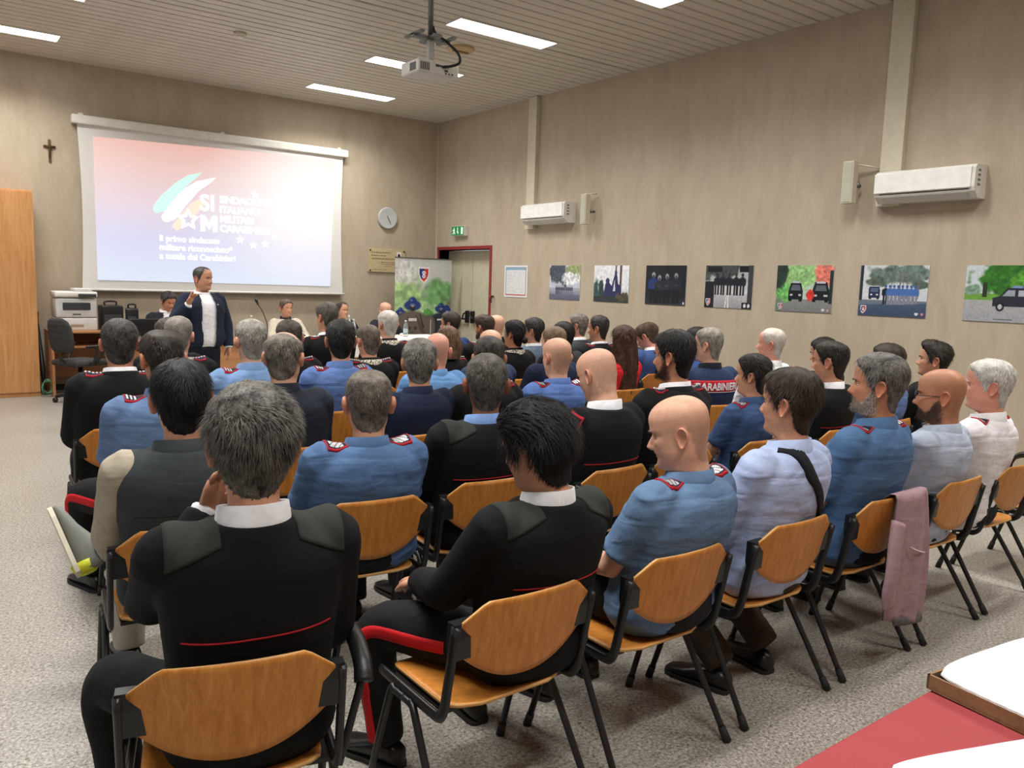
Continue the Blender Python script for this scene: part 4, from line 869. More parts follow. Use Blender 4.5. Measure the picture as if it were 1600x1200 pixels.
def person(label, top, body=0, head=(0, 0, 0), hair='short', hcol=(28, 26, 25), hgrey=None, hlen=1.0, skin='mid', outfit='shirt', col=(96, 128, 172), col2=None, collar=None,
           girth=1.0, lean=0.0, bow=0.02, tilt=0.0, pose='lap', legs='sit', trousers=(24, 25, 28), near=1, sleeves='long', extra=(), S=1.08, HS=1.1, beard=None, glasses=False, standing=False, female=False, strands=None, jaw=1.0, part_hair=0.0, stripe=False, name='person', cat='person', chair=None, flow='down'):
    p = Person(); p.__dict__.update(locals()); sd = len(JOBS) + 11; p.sd = sd; r = np.random.default_rng(sd); p.r = r
    x, y, z = top; p.seat = .445 if not standing else .90
    if standing: p.S = S; 
    Rh = rotm(*head); p.Rh = Rh; piv = np.array([0, -.02, -.02]); p.piv = piv
    htop = (Rh @ (np.array([0, -.005, .235 + (.012 if hair not in ('bald', 'ring', 'buzz') else .003)]) - piv) + piv) * HS
    p.th = (z - p.seat - htop[2]) / .672
    neck = xf(p, np.array([0, -.012, .672])); p.neck = neck           # chin-level origin of the head
    c, s = math.cos(math.radians(body)), math.sin(math.radians(body))
    off = neck + np.array([htop[0], htop[1], 0]); wx = off[0] * c - off[1] * s; wy = off[0] * s + off[1] * c
    rt = empty(name, (x - wx, y - wy, 0), math.radians(body)); tag(rt, label, cat, 'people in the hall'); p.root = rt
    # ---- arms
    sh = lambda q: xf(p, np.array([q * .186 * (1 if not female else .90), -.012, .548])); up_l = .30 * p.S * max(.86, min(1.05, p.th))
    A = {}
    for q in (-1, 1):
        so = sh(q); k = p.seat; ps = pose[0 if q < 0 else 1] if isinstance(pose, tuple) else pose
        if ps == 'lap': e = [q * .225, .06, k + .24]; w = [q * .10, .30, k + .185]; hd = [-q * .5, .8, -.15]; hu = [0, .2, 1]
        elif ps == 'knee': e = [q * .245, .10, k + .26]; w = [q * .17, .37, k + .20]; hd = [-q * .2, .9, -.25]; hu = [0, .2, 1]
        elif ps == 'cross': e = [q * .24, .13, k + .27]; w = [-q * .06, .27 + .03 * q, k + .30 + .03 * q]; hd = [-q * .9, .15, .1]; hu = [0, .9, .3]
        elif ps == 'chin': e = [q * .22, .24, k + .30]; w = [q * .055, .25, k + .58]; hd = [-q * .35, -.1, .9]; hu = [q * .6, .7, 0]
        elif ps == 'out': e = [q * .275, .04, k + .24]; w = [q * .24, .26, k + .20]; hd = [0, .9, -.3]; hu = [0, .2, 1]
        elif ps == 'hang': e = [q * .29, -.0, k + .24]; w = [q * .28, .06, k - .02]; hd = [0, .1, -1]; hu = [q, 0, 0]
        elif ps == 'point': e = [q * .34, .06, k + .30]; w = [q * .24, .27, k + .52]; hd = [-q * .25, .3, .85]; hu = [q * .3, -.75, .4]
        elif ps == 'table': e = [q * .30, .16, k + .28]; w = [q * .08, .38, k + .36]; hd = [-q * .8, .5, 0]; hu = [0, .1, 1]
        else: e, w, hd, hu = ps
        e = np.array(e) * [p.S, p.S, 1]; w = np.array(w) * [p.S, p.S, 1]
        e[2] = p.seat + (e[2] - p.seat) * p.S; w[2] = p.seat + (w[2] - p.seat) * p.S
        d = e - so; e = so + d / np.linalg.norm(d) * up_l; d = w - e; w = e + d / np.linalg.norm(d) * .262 * p.S
        A[q] = (so, e, w, hd, hu)
    p.A = A
    # ---- continuous skin mesh: pelvis, torso, neck, head in one loft, arms and hands rooted in it
    step = {0: .0095, 1: .0065, 2: .0048}[near]; n = {0: 32, 1: 44, 2: 60}[near]
    tt = np.arange(n) * 2 * PI / n; th_ = tt - .42 * np.sin(tt)
    hz = head_z(step); G = head_grid(hz, th_, True, jaw); G0 = G.copy()
    def place(P):
        wgt = sstep(-.075, -.005, P[..., 2])[..., None]; Q = (P - piv) @ Rh.T + piv
        M = P * (1 - wgt) + Q * wgt
        return M * HS + neck
    p.place = place
    zs = np.array([.02, .10, .2, .3, .4, .48, .53, .56]); tor = torso_rings(p, zs, -.012, n, girth * .97); tor = tor[:, :, :]
    TR = xf(p, tor); Hd = place(G); rings = np.concatenate([TR, Hd]); V, F = loft(rings)
    sk = lin(SKINS[skin]); nz = len(hz); C = np.tile(sk, (len(V), 1)); o0 = len(zs) * n; g = G0.reshape(-1, 3); gx, gy, gz = g.T
    red = np.exp(-(gx / .02) ** 2 - ((gz - .0535) / .009) ** 2) * (gy > .05) * .9 + .35 * np.exp(-(gx / .02) ** 2 - ((gz - .08) / .014) ** 2) * (gy > .06) + .25 * (np.exp(-((abs(gx) - .045) / .02) ** 2 - ((gz - .085) / .02) ** 2) * (gy > .02))
    ch = C[o0:]; ch[:] = ch * (1 - red[:, None] * .5) + red[:, None] * .5 * np.array(lin((176, 86, 80)))
    stub = 0 * gz
    hm = hair_mask(G0, th_, 'short').reshape(-1)
    if hair in ('ring', 'bald'): stub = hair_mask(G0, th_, 'ring').reshape(-1) * (.34 if hair == 'ring' else .16) + hm * .07
    elif hair == 'buzz': stub = hm * .6
    elif hair == 'balding': stub = hm * .25
    elif hair in ('crown', 'receding'): stub = hm * .5
    else: stub = hm * .8
    hc = lin(hcol) if hgrey is None else (lin(hcol) + lin(hgrey)) / 2
    ch[:] = ch * (1 - stub[:, None]) + stub[:, None] * hc
    if beard:
        bm_ = beard_mask(G0, th_).reshape(-1) * .8; ch[:] = ch * (1 - bm_[:, None]) + bm_[:, None] * lin(beard)
    if beard is None and not female:      # shaved shadow
        bs = sstep(.065, .03, gz) * sstep(-.03, -.005, gz) * sstep(-.02, .02, gy) * .16; ch[:] = ch * (1 - bs[:, None]) + bs[:, None] * lin((90, 80, 78))
    mb = MB(); mb.add(V, F); CC = [C]
    for q in (-1, 1):
        ev, ef = ear(q, 1.0 if not female else .85); ev = (ev - piv) @ Rh.T + piv; mb.add(ev * HS + neck, ef); CC.append(np.tile(sk * .75 + lin((190, 90, 74)) * .25, (len(ev), 1)))
    for q in (-1, 1):
        so, e, w, hd, hu = A[q]; m1 = (e - so); P = np.array([so - m1 * .1, so + m1 * .35, so + m1 * .75, e, e + (w - e) * .3, e + (w - e) * .7, w])
        av, af = tube(P, np.array([.05, .05, .044, .040, .042, .033, .026]) * p.S, 12); mb.add(av, af); CC.append(np.tile(sk, (len(av), 1)))
        hv, hf = hand_geo(w, hd, hu, q, .45 if pose != 'point' else .5, .05, p.S, ps == 'point'); mb.add(hv, hf); CC.append(np.tile(sk * .92 + lin((186, 110, 90)) * .08, (len(hv), 1)))
    nsk = len(mb.F)
    a_ = np.arange(10) * 2 * PI / 10
    for q in (-1, 1):
        for rr, yo, mt in ((.0112, .0, 1), (.0060, .0066, 2)):
            cen = np.array([q * .032, .0735 + yo, .1165]); ph = np.linspace(-PI / 2, PI / 2, 7)
            R = np.array([np.stack([rr * np.cos(f) * np.cos(a_), rr * np.cos(f) * np.sin(a_), np.full(10, rr * np.sin(f))], 1) for f in ph]) + cen
            R = (R - piv) @ Rh.T + piv; v, f = loft(R * HS + neck); mb.add(v, f, mt); CC.append(np.zeros((len(v), 3)))
    for q in (-1, 1):
        for f0, f1 in ((.10, 1.45), (-1.45, -.42)):
            ph = np.linspace(f0, f1, 6); R = np.array([np.stack([.0128 * np.cos(f) * np.cos(a_), .0128 * np.cos(f) * np.sin(a_), np.full(10, .0128 * np.sin(f))], 1) for f in ph]) + np.array([q * .032, .0735, .1165])
            R = (R - piv) @ Rh.T + piv; v, f = loft(R * HS + neck); mb.add(v, f); CC.append(np.tile(sk * .85, (len(v), 1)))
    ob = mb.build('body', [W_SKIN, W_EYE, W_IRIS], rt, True); at = ob.data.color_attributes.new('Col', 'FLOAT_COLOR', 'POINT'); C = np.concatenate(CC)
    at.data.foreach_set('color', np.hstack([C, np.ones((len(C), 1))]).ravel().astype(np.float32))
    build_hair(p)
    # ---- garments (raw lofts, voxel-merged later)
    vox = {0: .017, 1: .0125, 2: .0095}[near]
    infl = {'shirt': .014, 'polo': .015, 'sweater': .020, 'vest': .012, 'jacket': .026, 'suit': .024, 'blouse': .012}[outfit]
    zt = np.linspace(.0, .618, 22); TRg = xf(p, torso_rings(p, zt, infl, 40, girth)); raw = [loft(TRg)]
    ends = {'long': 1.0, 'short': .9}[sleeves]
    def arm_loft(infl, ends):
        out = []
        for q in (-1, 1):
            so, e, w, hd, hu = A[q]; inn = xf(p, np.array([q * .09, -.012, .55])); m1 = e - so
            P = [inn, so + (inn - so) * .35, so, so + m1 * .3, so + m1 * .62]; R = [.050, .058, .064, .060, .054]
            if ends >= 1: P += [e - m1 * .06, e + (w - e) * .15, e + (w - e) * .55, e + (w - e) * .98]; R += [.050, .049, .043, .035]
            else: P += [so + m1 * .80]; R += [.057]
            R = (np.array(R) * .95 * (1 + (girth - 1) * .4)) * p.S + infl * .8
            PP = spline(np.hstack([np.array(P), R[:, None]]), 3); out.append(tube(PP[:, :3], PP[:, 3], 18))
        return out
    p.arm_loft = arm_loft
    if outfit == 'vest':
        p.under = raw_job(p, [loft(xf(p, torso_rings(p, zt, .006, 40, girth)))] + arm_loft(.012, 1.0), vox)
        p.shirt = raw_job(p, [loft(xf(p, torso_rings(p, zt[1:], .022, 40, girth)))] + [tube(np.array([xf(p, np.array([q * .06, -.012, .555])), xf(p, np.array([q * .135, -.012, .553])), A[q][0] * .55 + xf(p, np.array([q * .135, -.012, .553])) * .45]), [.06, .068, .072], 16) for q in (-1, 1)], vox)
    else:
        p.shirt = raw_job(p, raw + arm_loft(infl, ends), vox); p.under = None
    if outfit == 'suit': p.inner = raw_job(p, [loft(xf(p, torso_rings(p, zt, .010, 36, girth)))], vox)
    else: p.inner = None
    # ---- legs
    k = p.seat; LG = {}
    for q in (-1, 1):
        lg = legs[0 if q < 0 else 1] if isinstance(legs, tuple) else legs
        if standing: pts = [(q * .085, .0, k + .02), (q * .09, .0, k - .18), (q * .10, .01, k - .42), (q * .105, -.005, k - .66), (q * .11, -.02, .10)]; rad = [.105, .098, .078, .070, .064]; ft = (q * .11, .0, 15 * -q)
        elif lg == 'sit': pts = [(q * .085, .0, k + .092), (q * .11, .22, k + .088), (q * .13, .43, k + .075), (q * .135, .485, k + .0), (q * .135, .47, .25), (q * .135, .45, .09)]; rad = [.098, .090, .074, .070, .064, .060]; ft = (q * .135, .47, -6 * q)
        elif lg == 'wide': pts = [(q * .085, .0, k + .092), (q * .19, .19, k + .088), (q * .29, .36, k + .08), (q * .31, .40, k + .0), (q * .29, .40, .25), (q * .28, .38, .09)]; rad = [.098, .092, .076, .070, .064, .060]; ft = (q * .28, .40, -20 * q)
        elif lg == 'tuck': pts = [(q * .085, .0, k + .092), (q * .11, .20, k + .088), (q * .14, .40, k + .07), (q * .15, .42, k + .0), (q * .15, .22, .27), (q * .15, .05, .12)]; rad = [.098, .090, .074, .070, .064, .060]; ft = (q * .15, .10, -10 * q)
        elif lg == 'ankle': pts = [(q * .085, .02, k + .10), (q * .20, .18, k + .14), (q * .30, .34, k + .17), (q * .20, .39, k + .18), (-q * .06, .38, k + .165), (-q * .25, .36, k + .13)]; rad = [.098, .090, .076, .070, .062, .056]; ft = None
        pts = np.array(pts) * [p.S, p.S, 1]; LG[q] = (pts, np.array(rad) * p.S * (1 + (girth - 1) * .5), ft, lg)
    p.LG = LG; hips = []
    if standing:
        zz = np.array([-.10, -.06, .0, .08, .14]); w = np.array([.15, .165, .175, .165, .155]) * p.S; d = np.array([.10, .115, .122, .115, .108]) * p.S * girth
        a2 = np.arange(28) * 2 * PI / 28; hips = [loft(np.array([np.stack([w[i] * np.cos(a2), d[i] * np.sin(a2), np.full(28, k + zz[i])], 1) for i in range(5)]))]
    else:
        zz = np.array([.003, .03, .08, .13, .17]); w = np.array([.14, .175, .188, .184, .178]) * p.S * (1 + (girth - 1) * .8); d = np.array([.09, .118, .13, .13, .125]) * p.S * girth
        a2 = np.arange(28) * 2 * PI / 28; hips = [loft(np.array([np.stack([w[i] * np.cos(a2), d[i] * np.sin(a2) + .0, np.full(28, k + zz[i])], 1) for i in range(5)]))]
    legl = []
    for q in (-1, 1):
        P, R, ft, lg = LG[q]; PP = spline(np.hstack([P, R[:, None]]), 4); legl.append(tube(PP[:, :3], PP[:, 3], 16))
    p.pants = raw_job(p, hips + legl, .016 if near < 2 else .012)
    JOBS.append(p)
    return p
def raw_job(p, parts, vox):
    mb = MB()
    for V, F in parts: mb.add(V, F)
    me = mesh('raw', np.concatenate(mb.V), mb.F); o = bpy.data.objects.new('raw', me); COL.objects.link(o)
    m = o.modifiers.new('r', 'REMESH'); m.mode = 'VOXEL'; m.voxel_size = vox
    s = o.modifiers.new('s', 'SMOOTH'); s.factor = .5; s.iterations = int(round(.055 / vox)) + 2
    return o

# ---- hair
def beard_mask(G, th):
    t = np.abs((th + PI) % (2 * PI) - PI)[None]; z = G[..., 2]; x = np.abs(G[..., 0])
    edge = np.interp(t[0], np.radians([0, 18, 32, 48, 62, 74, 80, 92]), [.070, .066, .050, .046, .060, .092, .105, .105])[None]
    m = sstep(.004, -.016, z - edge) * sstep(math.radians(93), math.radians(76), t) * sstep(-.016, .004, z)
    return np.clip(m * (1 - np.exp(-(x / .021) ** 2 - ((z - .0535) / .007) ** 2)), 0, 1)
def build_hair(p):
    st = p.hair
    if st in ('bald', 'ring'):
        build_face_hair(p); return
    nt = {0: 40, 1: 64, 2: 88}[p.near]; zz = np.concatenate([np.linspace(-.004, .165, {0: 16, 1: 24, 2: 34}[p.near]), .165 + .070 * np.sin(np.linspace(.06, 1, {0: 9, 1: 14, 2: 20}[p.near]) * PI / 2)[:-1], [.2349]])
    th = np.arange(nt) * 2 * PI / nt; G = head_grid(zz, th, False, p.jaw)
    mk = hair_mask(G, th, {'short': 'short', 'quiff': 'short', 'buzz': 'short', 'crown': 'crown', 'balding': 'balding', 'receding': 'receding', 'ring': 'ring', 'slick': 'short', 'bun': 'short', 'long': 'short', 'bob': 'short'}[st])
    cen = np.array([0, -.008, .10]); N = G - cen; N[..., 2] *= .8; N /= np.linalg.norm(N, axis=-1)[..., None] + 1e-9
    z = G[..., 2]; y = G[..., 1]
    base = {'short': .017, 'quiff': .018, 'buzz': .004, 'crown': .013, 'balding': .010, 'receding': .012, 'ring': .0025, 'slick': .014, 'bun': .012, 'long': .018, 'bob': .022}[st] * p.hlen
    prof = .14 + .30 * sstep(.0, .06, z) + .56 * sstep(.06, .17, z)
    if st == 'quiff': prof = prof + .9 * sstep(.17, .215, z) * sstep(-.02, .05, y)
    if st in ('bun', 'slick'): prof = np.maximum(prof, .7)
    if st in ('long', 'bob'): prof = np.maximum(prof, 1.0)
    t = base * prof
    FL = G.reshape(-1, 3)
    ang = np.broadcast_to(th[None], mk.shape).reshape(-1)
    streak = vnoise(np.stack([np.cos(ang) * 9, np.sin(ang) * 9, FL[:, 2] * 14], 1), p.sd).reshape(mk.shape) * .5 + vnoise(FL * 60, p.sd + 3).reshape(mk.shape) * .5
    off = t * (mk ** .6) * (1 + .35 * streak) - .0025 * (1 - sstep(0, .15, mk))
    P = G + N * off[..., None]; keep = mk > .03
    F = gridF(len(zz), nt); kv = keep.reshape(-1); F = F[kv[F].any(1)]
    Q = (P - p.piv) @ p.Rh.T + p.piv
    V = Q.reshape(-1, 3) * p.HS + p.neck; used = np.unique(F); mp = -np.ones(len(V), int); mp[used] = np.arange(len(used))
    mb = MB(); mb.add(V[used], mp[F].tolist())
    topi = [(len(zz) - 1) * nt + j for j in range(nt)]
    if kv[topi].all(): mb.F.append(mp[topi].tolist()); mb.M.append(0)
    # strands
    ns = p.strands if p.strands is not None else {0: 350, 1: 1100, 2: 3600}[p.near]
    if st in ('ring',): ns = ns // 3
    wgt = (mk * (np.cos(np.clip((z - .165) / .07, 0, 1) * PI / 2) * .9 + .1)).reshape(-1); wgt /= wgt.sum()
    idx = p.r.choice(len(wgt), ns, p=wgt); f0 = G.reshape(-1, 3)[idx]; nn = N.reshape(-1, 3)[idx]; oo = off.reshape(-1)[idx]
    jit = p.r.normal(0, .0035, (ns, 3)); root = f0 + nn * (oo * .75)[:, None] + jit * (1 - np.abs(nn))
    crown = np.array([.01, -.055, .245])
    fl = f0 - crown; fl /= np.linalg.norm(fl, axis=1)[:, None]
    if p.flow == 'back' or st in ('slick', 'quiff', 'bun'): 
        k = sstep(.12, .2, f0[:, 2])[:, None]; fl = fl * (1 - k) + np.array([0.0, -1, .0]) * k
    elif p.flow == 'side':
        k = sstep(.14, .2, f0[:, 2])[:, None]; fl = fl * (1 - k * .8) + np.array([.8, .3, 0]) * k
    fl = fl + p.r.normal(0, .22, (ns, 3)); fl -= nn * (fl * nn).sum(1)[:, None]; fl /= np.linalg.norm(fl, axis=1)[:, None] + 1e-9
    ln = np.minimum({'buzz': .008, 'ring': .006, 'balding': .018, 'receding': .02, 'crown': .02, 'short': .030, 'quiff': .036, 'slick': .045, 'bun': .045, 'long': .06, 'bob': .06}[st] * p.hlen, .06) * (.55 + .6 * p.r.random(ns)) * (.30 + .70 * sstep(.02, .14, f0[:, 2]))
    lift = .30 * (.5 + p.r.random(ns)); sd = np.cross(nn, fl); wd = {0: .0026, 1: .0017, 2: .0012}[p.near] * (.7 + .6 * p.r.random(ns))
    K = 4; rows = []
    for k in range(K):
        s = k / (K - 1); c = root + fl * (ln * s)[:, None] + nn * (ln * lift * s * (1 - .75 * s))[:, None] - np.array([0, 0, 1]) * (ln * .10 * s * s)[:, None]
        w = (wd * (1 - .85 * s))[:, None]; rows.append((c - sd * w, c + sd * w))
    SV = np.stack([q for rw in rows for q in rw], 1)      # ns, 2K, 3
    SV = (SV.reshape(-1, 3) - p.piv) @ p.Rh.T + p.piv; SV = SV * p.HS + p.neck
    b = np.arange(ns)[:, None] * 2 * K; SF = np.concatenate([np.stack([b[:, 0] + 2 * k, b[:, 0] + 2 * k + 1, b[:, 0] + 2 * k + 3, b[:, 0] + 2 * k + 2], 1) for k in range(K - 1)])
    mb.add(SV, SF.tolist())
    if st == 'bun':
        n = 20; a = np.arange(n) * 2 * PI / n; R = []
        for f in np.linspace(-PI / 2 * .96, PI / 2 * .96, 12):
            r_ = .034 * math.cos(f) * (1 + .06 * np.sin(a * 5 + f * 4)); R.append(np.stack([r_ * np.cos(a), np.full(n, -.122 + .026 * math.sin(f)), .062 + r_ * np.sin(a)], 1))
        R = (np.array(R) - p.piv) @ p.Rh.T + p.piv; v, f = loft(R * p.HS + p.neck); mb.add(v, f)
    if st in ('long', 'bob'):
        L = .33 if st == 'long' else .035; n = 44; R = []
        for i, s in enumerate(np.linspace(0, 1, 22)):
            zc = .16 - s * (.16 + L); hw = (.094 + .036 * math.sin(s * 2.6)) * (1 - .15 * s ** 3); a = np.linspace(-1, 1, n) * (math.radians(112) - .35 * s)
            rad = 1 + .05 * np.sin(a * 17 + s * 6 + p.sd) + .03 * np.sin(a * 31 - s * 9)
            yy = -.018 - (.098 - .0 * s) * np.cos(a) * rad - .012 * s + .03 * sstep(.4, .0, s) * 0; xx = hw * np.sin(a) * rad; R.append(np.stack([xx, yy, np.full(n, zc) - .01 * np.abs(np.sin(a * 9)) * s], 1))
        R = np.array(R); Rin = R * [.90, .86, 1]; Rin[:, :, 1] -= .0
        for RR, fl_ in ((R, False), (Rin, True)):
            wq = RR.reshape(-1, 3).copy(); wg = (sstep(-.22, .02, wq[:, 2]))[:, None]; q = ((wq - p.piv) @ p.Rh.T + p.piv) * wg + wq * (1 - wg); f = gridF(22, n, False); mb.add(q * p.HS + p.neck, (f[:, ::-1] if fl_ else f).tolist())
        ns2 = 700; s0 = p.r.random(ns2) * .75; a0 = (p.r.random(ns2) * 2 - 1) * math.radians(105); K2 = 5; rows = []
        for k in range(K2):
            s = np.minimum(s0 + k * .07, 1.02); aa = a0 * (1 - .18 * s) + .04 * np.sin(s * 8 + a0 * 9); hw = (.097 + .036 * np.sin(s * 2.6)) * (1 - .15 * s ** 3)
            c = np.stack([hw * np.sin(aa), -.018 - .103 * np.cos(aa) - .012 * s, .16 - s * (.16 + L)], 1); w = .0022 * (1 - .8 * k / (K2 - 1)); tx = np.stack([np.cos(aa), np.sin(aa), 0 * aa], 1) * w; rows += [c - tx, c + tx]
        SV = np.stack(rows, 1).reshape(-1, 3); wg = (sstep(-.22, .02, SV[:, 2]))[:, None]; SV = ((SV - p.piv) @ p.Rh.T + p.piv) * wg + SV * (1 - wg); b = np.arange(ns2) * 2 * K2
        mb.add(SV * p.HS + p.neck, np.concatenate([np.stack([b + 2 * k, b + 2 * k + 1, b + 2 * k + 3, b + 2 * k + 2], 1) for k in range(K2 - 1)]).tolist())
    mb.build('hair', hairmat('hair_%d_%d_%d_%s' % (*p.hcol, 'g%d' % p.hgrey[0] if p.hgrey else 'n'), p.hcol, .42, p.hgrey), p.root, True)
    build_face_hair(p)
def head_pt(p, P): return ((np.asarray(P, float) - p.piv) @ p.Rh.T + p.piv) * p.HS + p.neck
def build_face_hair(p):
    hc = p.hcol; m = hairmat('hair_%d_%d_%d_%s' % (*hc, 'g%d' % p.hgrey[0] if p.hgrey else 'n'), hc, .5, p.hgrey)
    for q in (-1, 1):
        mb = MB(); P = spline([(q * .016, .0985, .1315), (q * .030, .0995, .1375), (q * .046, .086, .134)], 4); mb.tube(head_pt(p, P), np.array([(.0042 if not p.female else .0028, .003)] * len(P)) * [[1 - .5 * i / len(P)] for i in range(len(P))], 6, 0, (0, 0, 1)); mb.build('eyebrow', m, p.root, True)
    if p.beard:
        nt = 72; zz = np.linspace(-.014, .10, 36); th = np.arange(nt) * 2 * PI / nt; G = head_grid(zz, th, True, p.jaw); mk = beard_mask(G, th)
        N = G - np.array([0, -.02, .04]); N /= np.linalg.norm(N, axis=-1)[..., None]; nse = vnoise(G.reshape(-1, 3) * 170, p.sd).reshape(mk.shape)
        P = G + N * (.0045 * mk ** 1.5 * (1 + .6 * nse) - .0025 * (1 - mk))[..., None]; F = gridF(36, nt); kv = (mk > .25).reshape(-1); F = F[kv[F].all(1)]
        V = head_pt(p, P.reshape(-1, 3)); us = np.unique(F); mp = -np.ones(len(V), int); mp[us] = np.arange(len(us)); b = MB()
        ns = {0: 300, 1: 2200, 2: 3000}[p.near]; w = mk.reshape(-1) ** .7; idx = p.r.choice(w.size, ns, p=w / w.sum()); f0 = P.reshape(-1, 3)[idx] + p.r.normal(0, .002, (ns, 3)); nn = N.reshape(-1, 3)[idx]
        fl = np.array([0, .1, -1.0]) + p.r.normal(0, .3, (ns, 3)) + nn * .5; fl /= np.linalg.norm(fl, axis=1)[:, None]; sd = np.cross(nn, fl); ln = .009 * (.6 + .8 * p.r.random(ns)); rows = []
        for k in range(3):
            c = f0 + fl * (ln * k / 2)[:, None]; rows += [c - sd * .0009 * (1 - .45 * k), c + sd * .0009 * (1 - .45 * k)]
        SV = head_pt(p, np.stack(rows, 1).reshape(-1, 3)); q = np.arange(ns) * 6; b.add(SV, np.concatenate([np.stack([q + 2 * k, q + 2 * k + 1, q + 2 * k + 3, q + 2 * k + 2], 1) for k in range(2)]).tolist())
        b.build('beard', hairmat('beard_%d_%d_%d' % p.beard, p.beard, .6), p.root, True)
    if p.glasses:
        g = MB()
        for q in (-1, 1):
            a = np.arange(21) * 2 * PI / 20; g.tube(head_pt(p, np.stack([q * .033 + .023 * np.cos(a), np.full(21, .107), .115 + .017 * np.sin(a)], 1)), .0016 * p.HS, 6)
            g.tube(head_pt(p, [(q * .056, .105, .119), (q * .074, .06, .118), (q * .079, .0, .116), (q * .081, -.018, .110)]), .0017 * p.HS, 6)
        g.tube(head_pt(p, [(-.010, .107, .118), (0, .111, .121), (.010, .107, .118)]), .0016 * p.HS, 6)
        g.build('glasses', GLASS, p.root, True)

# ---- second pass: merged garments, folds, trims
def collar_mesh(p, hgt=.05, r0=.080, flare=.010, drop=.03, n=40, yc=-.014):
    a = np.arange(n) * 2 * PI / n; R = []
    for r, z in [(r0 + flare, .592), (r0 + flare * .9, .606), (r0 - .002, .606 + hgt), (r0 - .006, .608 + hgt), (r0 - .009, .604 + hgt), (r0 - .010, .59)]:
        zz = z - drop * ((1 + np.cos(a)) / 2) ** 1.4 * (1 if z > .6 else .8); R.append(np.stack([r * np.sin(a), yc + r * .93 * np.cos(a), zz], 1))
    return loft(xf(p, np.array(R)), False)
def proj_grid(bvh, O, Dr, off):
    """cast a grid of rays; returns points lifted off the surface and a hit mask"""
    sh = O.shape[:-1]; out = np.zeros(O.shape); ok = np.zeros(sh, bool)
    for i in np.ndindex(*sh):
        loc, nrm, ix, ds = bvh.ray_cast(Vector(O[i]), Vector(Dr[i]))
        if loc is not None:
            n = nrm if nrm.dot(Vector(Dr[i])) < 0 else -nrm
            out[i] = np.array(loc) + np.array(n) * off; ok[i] = True
    return out, ok
def strip(name, bvh, O, Dr, off, m, parent, th=.003, mats=None, fm=None):
    P, ok = proj_grid(bvh, O, Dr, off); nr, n = ok.shape
    B, _ = P - 0, None; V = np.vstack([P.reshape(-1, 3)]); F = gridF(nr, n, False); g = ok.reshape(-1)
    keep = g[F].all(1)
    if keep.sum() == 0: return None
    # drop quads stretched over a silhouette gap
    ed = np.linalg.norm(V[F[:, 0]] - V[F[:, 2]], axis=1); med = np.median(ed[keep]); keep &= ed < med * 4
    Fk = F[keep]; cen = Dr.reshape(-1, 3)[Fk[:, 0]]; e1 = V[Fk[:, 1]] - V[Fk[:, 0]]; e2 = V[Fk[:, 3]] - V[Fk[:, 0]]; flip = (np.cross(e1, e2) * cen).sum(1) > 0
    Fk = Fk.copy(); Fk[flip] = Fk[flip][:, ::-1]; V2 = V - 0
    inn = V + Dr.reshape(-1, 3) * (off + th); N = len(V); FF = Fk.tolist() + (Fk[:, ::-1] + N).tolist()
    from collections import Counter
    cnt = Counter()
    for f in Fk:
        for a, b in zip(f, np.roll(f, -1)): cnt[(a, b)] += 1
    side = [(b, a, a + N, b + N) for (a, b) in cnt if (b, a) not in cnt]
    FM = None
    if fm is not None: k = np.asarray(fm)[keep]; FM = list(k) + list(k) + [k[0]] * len(side)
    me = mesh(name, np.vstack([V, inn]), FF + [list(map(int, s)) for s in side], mats or [m], True, FM)
    return link(name, me, parent)
def arc(p, z, a0, a1, n, r=.6):
    """ray origins around the torso at torso heights z (list); angle 0 = back, + = person's right"""
    a = np.radians(np.linspace(a0, a1, n)); z = np.asarray(z, float)
    O = np.zeros((len(z), n, 3)); Dr = np.zeros((len(z), n, 3))
    for i, q in enumerate(z):
        qz = np.broadcast_to(np.asarray(q, float), (n,)); c = xf(p, np.stack([0 * qz, 0 * qz, qz], 1))
        dv = np.stack([np.sin(a), -np.cos(a), 0 * a], 1); O[i] = c + dv * r; Dr[i] = -dv
    return O, Dr
def finish_all():
    bpy.context.view_layer.update(); dg = bpy.context.evaluated_depsgraph_get(); raws = []
    def grab(o, name):
        me = bpy.data.meshes.new_from_object(o.evaluated_get(dg)); me.name = name; raws.append(o); return me
    for p in JOBS:
        p.m_shirt = grab(p.shirt, 'shirt'); p.m_under = grab(p.under, 'sleeves') if p.under else None; p.m_inner = grab(p.inner, 'dress_shirt') if p.inner else None; p.m_pants = grab(p.pants, 'trousers')
    for o in raws:
        d = o.data; bpy.data.objects.remove(o); bpy.data.meshes.remove(d)
    for p in JOBS: finish(p)
def getV(me): a = np.empty(len(me.vertices) * 3, np.float32); me.vertices.foreach_get('co', a); return a.reshape(-1, 3).astype(float)
def getN(me): a = np.empty(len(me.vertices) * 3, np.float32); me.vertices.foreach_get('normal', a); return a.reshape(-1, 3).astype(float)
def setV(me, V): me.vertices.foreach_set('co', V.astype(np.float32).ravel()); me.update()
def folds(me, amp, sd, seat, kind='shirt'):
    V = getV(me); N = getN(me); z = V[:, 2] - seat
    wz = np.array([7., 7., 22.]) if kind != 'pants' else np.array([9., 16., 9.])
    warp = np.stack([vnoise(V * 5, sd + i) for i in range(3)], 1) * .045
    Q = (V + warp); diag = Q @ np.array([[1, 0, .35], [0, 1, .15], [-.2, .1, 1]]).T
    n1 = 1 - np.abs(vnoise(diag * wz, sd + 5)) * 2; n2 = vnoise(Q * 9, sd + 9); n3 = 1 - np.abs(vnoise(diag * wz * 1.9, sd + 6)) * 2
    lowb = .45 + .55 * sstep(.42, .12, z) if kind != 'pants' else .7
    V += N * (amp * (n1 * .55 * lowb + n2 * .5 + n3 * .3 * lowb))[:, None]; setV(me, V)
